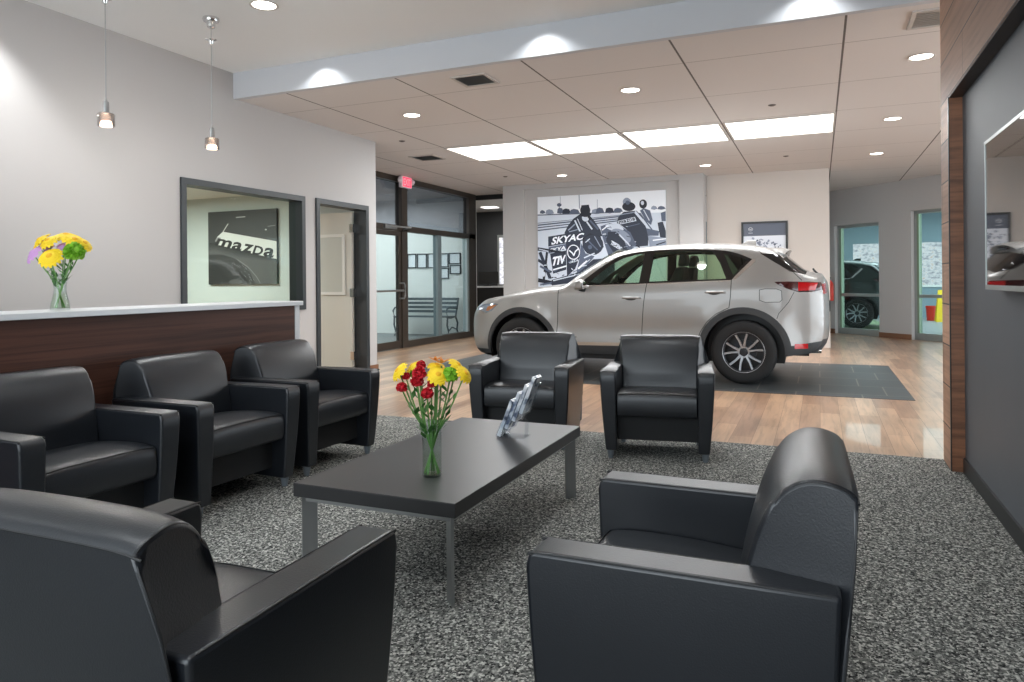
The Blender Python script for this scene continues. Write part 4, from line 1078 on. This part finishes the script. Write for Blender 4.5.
for w in (.003, -.003):
    addpl(offset(dens(L_BUMP, .05, False), w), False); addpl(offset(dens(FUEL+FUEL[:1], .04, False), w*1.06), False)
addpl([(x, interp(x, [(.2, .30), (.5, .30), (1.3, .385), (3.15, .40), (4.0, .435), (4.5, .50)])) for x in [.18+.05*i for i in range(86)]], False)
for sgn in (-1, 1): addpl([(x, interp(x, [(1.35, .405), (3.15, .425)])+sgn*.018) for x in [1.36+.06*i for i in range(30)]], False)
addpl([(x, interp(x, [(1.68, 1.108), (2.5, 1.128), (3.5, 1.163)])) for x in [1.68+.06*i for i in range(31)]], False)
for d in (.008, .022, .045, .075): 
    for q in offset(TOP, -d): pts.append(Vector(q))
gx = .15
while gx < 4.5:
    gz = .24
    while gz < 1.62:
        pts.append(Vector((gx+random.uniform(-.006, .006), gz+random.uniform(-.006, .006)))); gz += .038
    gx += .042
CV, CE, CF, *_ = geometry.delaunay_2d_cdt(pts, edges, [], 0, 1e-5)
CV = [(v.x, v.y) for v in CV]
CY = [side_y(x, z) for x, z in CV]
groups = {}
for f in CF:
    x = sum(CV[i][0] for i in f)/3; z = sum(CV[i][1] for i in f)/3
    c = classify(x, z)
    if c: groups.setdefault(c, []).append(f)

def make_car(name, label, paint, glass, dark_glass, loc, rz):
    t = thing(name, label, 'car', loc, rz)
    PM = dict(cladding='clad', front_window=glass, rear_window=glass, quarter_window=dark_glass, window_trim='chrome', window_surround='blackgloss', spoiler_side='blackgloss', reflector='red_lamp', tail_lamp='red_lamp', tail_lamp_dark='dark_lamp', amber='amber', head_lamp='clear_lamp', sill_strip='sill', shut_line='black', fender=paint, roof_rail=paint, front_door=paint, rear_door=paint, quarter_panel=paint)
    PN = dict(front_window='front_side_window', rear_window='rear_side_window', amber='turn_lamp', tail_lamp_dark='tail_lamp_housing', cladding='wheel_arch_cladding', shut_line='panel_gap')
    made = {}
    for s in (-1, 1):
        for k, fs in groups.items():
            used = {}; m = MB()
            for f in fs:
                g = []
                for i in f:
                    if i not in used: used[i] = len(m.v); m.v.append((CV[i][0], s*CY[i], CV[i][1]))
                    g.append(used[i])
                m.f.append(tuple(g) if s < 0 else tuple(g[::-1])); m.m.append(0)
            made[(k, s)] = m.build(PN.get(k, k), PM[k], t, smooth=60, fix=False)
    # skin running over nose, bonnet, screen, roof and tail between the two sides
    US = [-1+2*i/28 for i in range(29)]
    bul = [(0, .15), (.10, .17), (.2, .15), (.28, .07), (.42, .05), (.47, .09), (.56, .10), (.60, .045), (.74, .035), (.78, .06), (.85, .05), (.9, .07), (1, .06)]
    L = [0]
    for a, b in zip(TOP, TOP[1:]): L.append(L[-1]+math.hypot(b[0]-a[0], b[1]-a[1]))
    rows = []
    for i, (x, z) in enumerate(TOP):
        a = TOP[max(i-1, 0)]; b = TOP[min(i+1, nT-1)]; l = math.hypot(b[0]-a[0], b[1]-a[1]); nx, nz = -(b[1]-a[1])/l, (b[0]-a[0])/l
        s = L[i]/L[-1]
        if x < .42 and z < .93: bw = .15-.10*max(0, (x-.16)/.26)
        elif z < 1.1 and x < 1.5: bw = .05
        elif x < 2.16: bw = .05+.05*min(1, (x-1.45)/.2)
        elif x < 3.9: bw = .038
        elif z > 1.2: bw = .05
        else: bw = .065
        ye = side_y(x, z)
        rows.append([(x+nx*bw*(1-abs(u)**2.6), u*ye, z+nz*bw*(1-abs(u)**2.6)) for u in US])
    skin = {}
    for i in range(nT-1):
        x = (TOP[i][0]+TOP[i+1][0])/2; z = (TOP[i][1]+TOP[i+1][1])/2
        for j in range(28):
            u = abs((US[j]+US[j+1])/2)
            if x < .45 and z < .30: k = 'lower_bumper'
            elif x < .32 and .36 < z < .80 and u < .62: k = 'grille'
            elif x < .3 and z > .76 and u >= .62: k = 'headlamp'
            elif x < .42 and z < .87: k = 'front_bumper'
            elif x < 1.36 and z < 1.2: k = 'bonnet'
            elif x < 1.47 and z < 1.2: k = 'cowl'
            elif x < 2.16: k = 'windscreen' if u < .90 else 'pillar'
            elif x < 3.88: k = 'roof'
            elif x < 4.03 and z > 1.4: k = 'roof_end'
            elif z > 1.235: k = 'rear_screen' if u < .86 else 'rear_pillar'
            elif z > 1.03: k = 'tailgate' if u < .7 or z > 1.15 else 'rear_lamp'
            elif z > .52: k = 'tailgate' if z > .72 else 'rear_bumper'
            else: k = 'rear_valance'
            skin.setdefault((k, j > 13) if k in ('rear_lamp', 'headlamp', 'pillar', 'rear_pillar') else (k, 0), []).append((i, j))
    SM = dict(lower_bumper='clad', grille='blackgloss', headlamp='clear_lamp', front_bumper=paint, bonnet=paint, cowl='black', windscreen=glass, pillar=paint, roof=paint, roof_end=paint, rear_screen=dark_glass, rear_pillar='blackgloss', tailgate=paint, rear_lamp='red_lamp', rear_bumper=paint, rear_valance='clad')
    for (k, _), qs in skin.items():
        used = {}; m = MB()
        def vid(i, j):
            if (i, j) not in used: used[(i, j)] = len(m.v); m.v.append(rows[i][j])
            return used[(i, j)]
        for i, j in qs: m.f.append((vid(i, j), vid(i, j+1), vid(i+1, j+1), vid(i+1, j))); m.m.append(0)
        m.build(k, SM[k], t, smooth=60, fix=False)
    # spoiler lip over the rear screen, with its side fins
    m = MB(); rr = []
    for u in [-1+2*i/20 for i in range(21)]:
        y = u*.60; b = .05*(1-u*u); e = -.035*abs(u)**4
        rr.append([(3.83+b*.3, y, 1.528+b*.62+e), (3.95+b, y, 1.528+b*.6+e), (4.04+b, y, 1.506+b*.6+e), (4.055+b, y, 1.494+b*.6+e), (4.03+b, y, 1.482+b*.6+e), (3.90+b*.5, y, 1.478+b*.6+e)])
    m.loft(rr); m.build('spoiler', paint, t, smooth=40)
    m = MB(); rect(m, 3.99, 4.06, -.2, .2, 1.478, 1.492); m.build('brake_lamp', 'dark_lamp', t, smooth=0)
    # antenna fin
    m = MB(); m.loft([[(3.52, -.012, 1.61), (3.70, -.03, 1.595), (3.70, .03, 1.595), (3.52, .012, 1.61)], [(3.60, -.006, 1.655), (3.70, -.010, 1.655), (3.70, .010, 1.655), (3.60, .006, 1.655)]]); m.build('antenna', paint, t, bevel=.004)
    # mirrors, handles
    for s in (-1, 1):
        m = MB()
        m.loft([[(1.69+.0*k2, s*(.90+.02), 1.065), (1.78, s*.92, 1.07), (1.80, s*.92, 1.16), (1.76, s*.92, 1.195), (1.69, s*.92, 1.17)] for k2 in (0,)]+[[(1.675, s*1.01, 1.07), (1.78, s*1.03, 1.075), (1.80, s*1.03, 1.165), (1.765, s*1.02, 1.20), (1.69, s*1.01, 1.18)], [(1.70, s*1.06, 1.085), (1.775, s*1.075, 1.09), (1.79, s*1.075, 1.15), (1.76, s*1.07, 1.18), (1.705, s*1.065, 1.165)]])
        mi = m.build('side_mirror', paint, t, smooth=50, bevel=.012, seg=3)
        m = MB(); rect(m, 1.795, 1.802, s*.935, s*1.055, 1.085, 1.165); m.build('mirror_glass', 'chrome', mi, smooth=0)
        m = MB(); m.loft([[(1.69, s*.86, 1.12), (1.79, s*.86, 1.12), (1.78, s*.87, 1.04), (1.72, s*.87, 1.04)], [(1.70, s*.98, 1.085), (1.78, s*.98, 1.085), (1.76, s*.96, 1.055), (1.72, s*.96, 1.055)]]); m.build('mirror_base', 'black', mi, bevel=.006)
        for x, z, par in ((2.355, .966, 'front_door'), (3.325, 1.031, 'rear_door')):
            y = side_y(x, z); P = made[(par, s)]
            m = MB(); m.tube([(x-.115, s*(y-.01), z), (x-.09, s*(y+.022), z+.004), (x, s*(y+.032), z+.006), (x+.09, s*(y+.024), z+.004), (x+.118, s*(y-.01), z)], [.008, .013, .014, .013, .008], 10); m.build('door_handle', paint, P)
            m = MB().ellipsoid((x-.01, s*(y-.006), z-.008), (.085, .010, .026), 16, 8); m.build('handle_recess', 'clad', P)
    # wheels
    for wx, wz in (WF, WR):
        for s in (-1, 1):
            cy = s*.795; o = s
            m = MB(); m.lathe([(.205, -.10), (.226, -.108), (.232, .108*1.0), (.205, .10)] if s > 0 else [(.205, .10), (.226, .108), (.232, -.108), (.205, -.10)], 40, (wx, cy, wz), 'y')
            w = m.build('wheel', 'gunmetal', t, smooth=40)
            MB().lathe([(.225, -.10), (.25, -.112), (.31, -.118), (.343, -.108), (.358, -.085), (.360, 0), (.358, .085), (.343, .108), (.31, .118), (.25, .112), (.225, .10)], 56, (wx, cy, wz), 'y').build('tyre', 'tyre', w, smooth=50)
            m = MB()
            for k2 in range(5):
                for dA in (-13, 13):
                    aa = R(90+72*k2+7)
                    a0, a1 = aa+R(dA*.9), aa+R(dA*1.35)
                    q = []
                    for rad, an, hw, yy in ((.045, a0, .017, .086), (.13, aa+R(dA*1.05), .0125, .094), (.222, a1, .0135, .103)):
                        c2, s2 = math.cos(an), math.sin(an); q.append([(wx+rad*c2-hw*s2, cy+o*(yy-.03), wz+rad*s2+hw*c2), (wx+rad*c2-hw*s2*.75, cy+o*yy, wz+rad*s2+hw*c2*.75), (wx+rad*c2+hw*s2*.75, cy+o*yy, wz+rad*s2-hw*c2*.75), (wx+rad*c2+hw*s2, cy+o*(yy-.03), wz+rad*s2-hw*c2)])
                    m.loft(q)
            # ring of the rim and hub
            m.lathe([(.216, o*.10), (.228, o*.108), (.232, o*.106), (.226, o*.09)], 48, (wx, cy, wz), 'y')
            m.build('spokes', 'alloy', w, smooth=30)
            m = MB().lathe([(.001, o*.095), (.030, o*.094), (.034, o*.088), (.050, o*.084), (.058, o*.07), (.001, o*.06)], 24, (wx, cy, wz), 'y'); m.build('hub', 'gunmetal', w)
            m = MB()
            for k2 in range(5):
                an = R(90+72*k2+43); m.lathe([(.001, o*.092), (.010, o*.092), (.010, o*.07), (.001, o*.07)], 8, (wx+.057*math.cos(an), cy, wz+.057*math.sin(an)), 'y')
            m.build('wheel_nut', 'alloy', w)
            m = MB().lathe([(.001, o*.02), (.135, o*.02), (.135, -o*.01), (.001, -o*.01)], 32, (wx, cy, wz), 'y'); m.build('brake_disc', 'gunmetal', w); m = MB().lathe([(.001, -o*.02), (.225, -o*.02), (.225, -o*.03), (.001, -o*.03)], 32, (wx, cy, wz), 'y'); m.build('backing_plate', 'black', w)
            # arch liner
            rl = .433 if wx < 2 else .443; ring0, ring1 = [], []
            for k2 in range(25):
                an = R(-20+220*k2/24); ring0.append((wx+rl*math.cos(an), s*.895, wz+rl*math.sin(an))); ring1.append((wx+rl*math.cos(an), s*.52, wz+rl*math.sin(an)))
            m = MB().loft([ring0, ring1], caps=False, closed=False); m.poly(ring1); m.build('wheel_arch_liner', 'black', t, smooth=50)
    # underbody and cabin
    m = MB(); rect(m, 1.37, 3.18, -.80, .80, .22, .98); rect(m, .32, 1.37, -.50, .50, .24, .80); rect(m, 3.18, 4.3, -.50, .50, .30, .9); rect(m, 3.18, 4.30, -.72, .72, .84, .98); m.build('underbody', 'cabin', t, smooth=0)
    m = MB(); m.loft([[(1.42, y, 1.00), (1.42, y, 1.09), (1.75, y, 1.115), (1.92, y, 1.06), (1.92, y, .95)] for y in (-.72, -.3, .3, .72)]); m.build('dashboard', 'cabin', t, smooth=40)
    m = MB()
    pr = [(1.98+.19*math.cos(a)*.35, -.36+.19*math.sin(a), 1.08+.19*math.cos(a)*.9) for a in [2*PI*i/24 for i in range(25)]]
    m.tube(pr, .014, 8); m.tube([(1.98, -.55, 1.08), (1.96, -.36, 1.07), (1.98, -.17, 1.08)], .012, 6); m.build('steering_wheel', 'black', t)
    for y in (-.38, .38):
        m = MB(); m.loft([[(2.62, y-.22, .9), (2.80, y-.22, .9), (2.80, y+.22, .9), (2.62, y+.22, .9)], [(2.74, y-.23, 1.15), (2.90, y-.23, 1.15), (2.90, y+.23, 1.15), (2.74, y+.23, 1.15)], [(2.82, y-.17, 1.34), (2.92, y-.17, 1.34), (2.92, y+.17, 1.34), (2.82, y+.17, 1.34)]])
        m.build('front_seat', 'cabin', t, bevel=.03, seg=3)
        m = MB(); m.loft([[(2.83, y-.12, 1.345), (2.92, y-.12, 1.345), (2.92, y+.12, 1.345), (2.83, y+.12, 1.345)], [(2.84, y-.13, 1.42), (2.94, y-.13, 1.42), (2.94, y+.13, 1.42), (2.84, y+.13, 1.42)], [(2.86, y-.10, 1.50), (2.93, y-.10, 1.50), (2.93, y+.10, 1.50), (2.86, y+.10, 1.50)]]); m.build('head_rest', 'cabin', t, bevel=.02, seg=3)
    m = MB(); m.loft([[(3.50, -.6, .9), (3.66, -.6, .9), (3.66, .6, .9), (3.50, .6, .9)], [(3.66, -.58, 1.22), (3.78, -.58, 1.22), (3.78, .58, 1.22), (3.66, .58, 1.22)]]); m.build('rear_seat', 'cabin', t, bevel=.03, seg=3)
    m = MB(); rect(m, 4.20, 4.40, -.60, -.54, .36, .42); m.tube([(4.25, -.57, .375), (4.43, -.57, .375)], .032, 12); m.build('exhaust', 'chrome', t)
    m = MB(); m.tube([(4.40, 0, 1.235), (4.36, -.14, 1.275), (4.35, -.34, 1.29)], .012, 6); m.ellipsoid((4.41, 0, 1.225), (.035, .05, .022)); m.build('rear_wiper', 'black', t)
    m = MB(); rect(m, 4.52, 4.528, -.26, .26, .80, .92); m.build('plate_recess', 'black', t, smooth=0)
    return t
M['sill'] = pmat('sill_bright', (176, 164, 150), .3, metal=.4)
make_car('suv', 'silver sport utility car parked sideways on the dark tiles', 'paint', 'car_glass', 'car_dark_glass', (-4.41, 9.29, .003), 0)
make_car('suv', 'dark green car in the service bay behind the left glazed door', 'paint_dark', 'car_dark_glass', 'car_dark_glass', (-2.75, 19.6, .002), R(-4))

# ------------------------------------------------------------------ daylight and camera
w = bpy.data.worlds.new('daylight'); scene.world = w; w.use_nodes = True
bg = w.node_tree.nodes['Background']; bg.inputs['Color'].default_value = (.84, .93, 1, 1); bg.inputs['Strength'].default_value = 3.3
# daylight portals at the glazed sides of the showroom
def portal(loc, rot, sx, sy):
    l = bpy.data.lights.new('daylight_portal', 'AREA'); l.shape = 'RECTANGLE'; l.size = sx; l.size_y = sy; l.cycles.is_portal = True
    o = bpy.data.objects.new('daylight_portal', l); col.objects.link(o); o.location = loc; o.rotation_euler = rot
portal((-2.3, -3.2, 1.65), (R(90), 0, 0), 6.2, 3.3)
portal((7.0, 9.5, 1.5), (R(90), 0, R(90)), 8.0, 3.0)
def area(x, y, z, sx, sy, e, c=(1, .96, .92)):
    l = bpy.data.lights.new('ceiling_fitting', 'AREA'); l.shape = 'RECTANGLE'; l.size = sx; l.size_y = sy; l.energy = e; l.color = c
    o = bpy.data.objects.new('ceiling_fitting', l); col.objects.link(o); o.location = (x, y, z)
area(-9.3, 11.5, 2.95, 3, 4, 130, (.97, 1, 1))
area(2.5, 20.5, 2.95, 4, 4, 230, (.85, .97, 1))
area(-7.2, 15.6, 2.9, .5, .5, 22)

cam = bpy.data.cameras.new('camera'); cam.sensor_width = 36; cam.lens = 715/1024*36; cam.shift_y = -60.4/1024; cam.clip_start = .05; cam.clip_end = 100
co = bpy.data.objects.new('camera', cam); col.objects.link(co); scene.camera = co
co.matrix_world = Matrix.Translation((0, 0, 1.19)) @ Matrix.Rotation(math.atan2(307, 715), 4, 'Z') @ Matrix.Rotation(PI/2, 4, 'X') @ Matrix.Rotation(-math.atan(.0086), 4, 'Z')
scene.view_settings.view_transform = 'Standard'; scene.view_settings.look = 'None'; scene.view_settings.exposure = .5
scene.cycles.use_denoising = True
scene.cycles.max_bounces = 10; scene.cycles.transparent_max_bounces = 24; scene.cycles.sample_clamp_indirect = 6
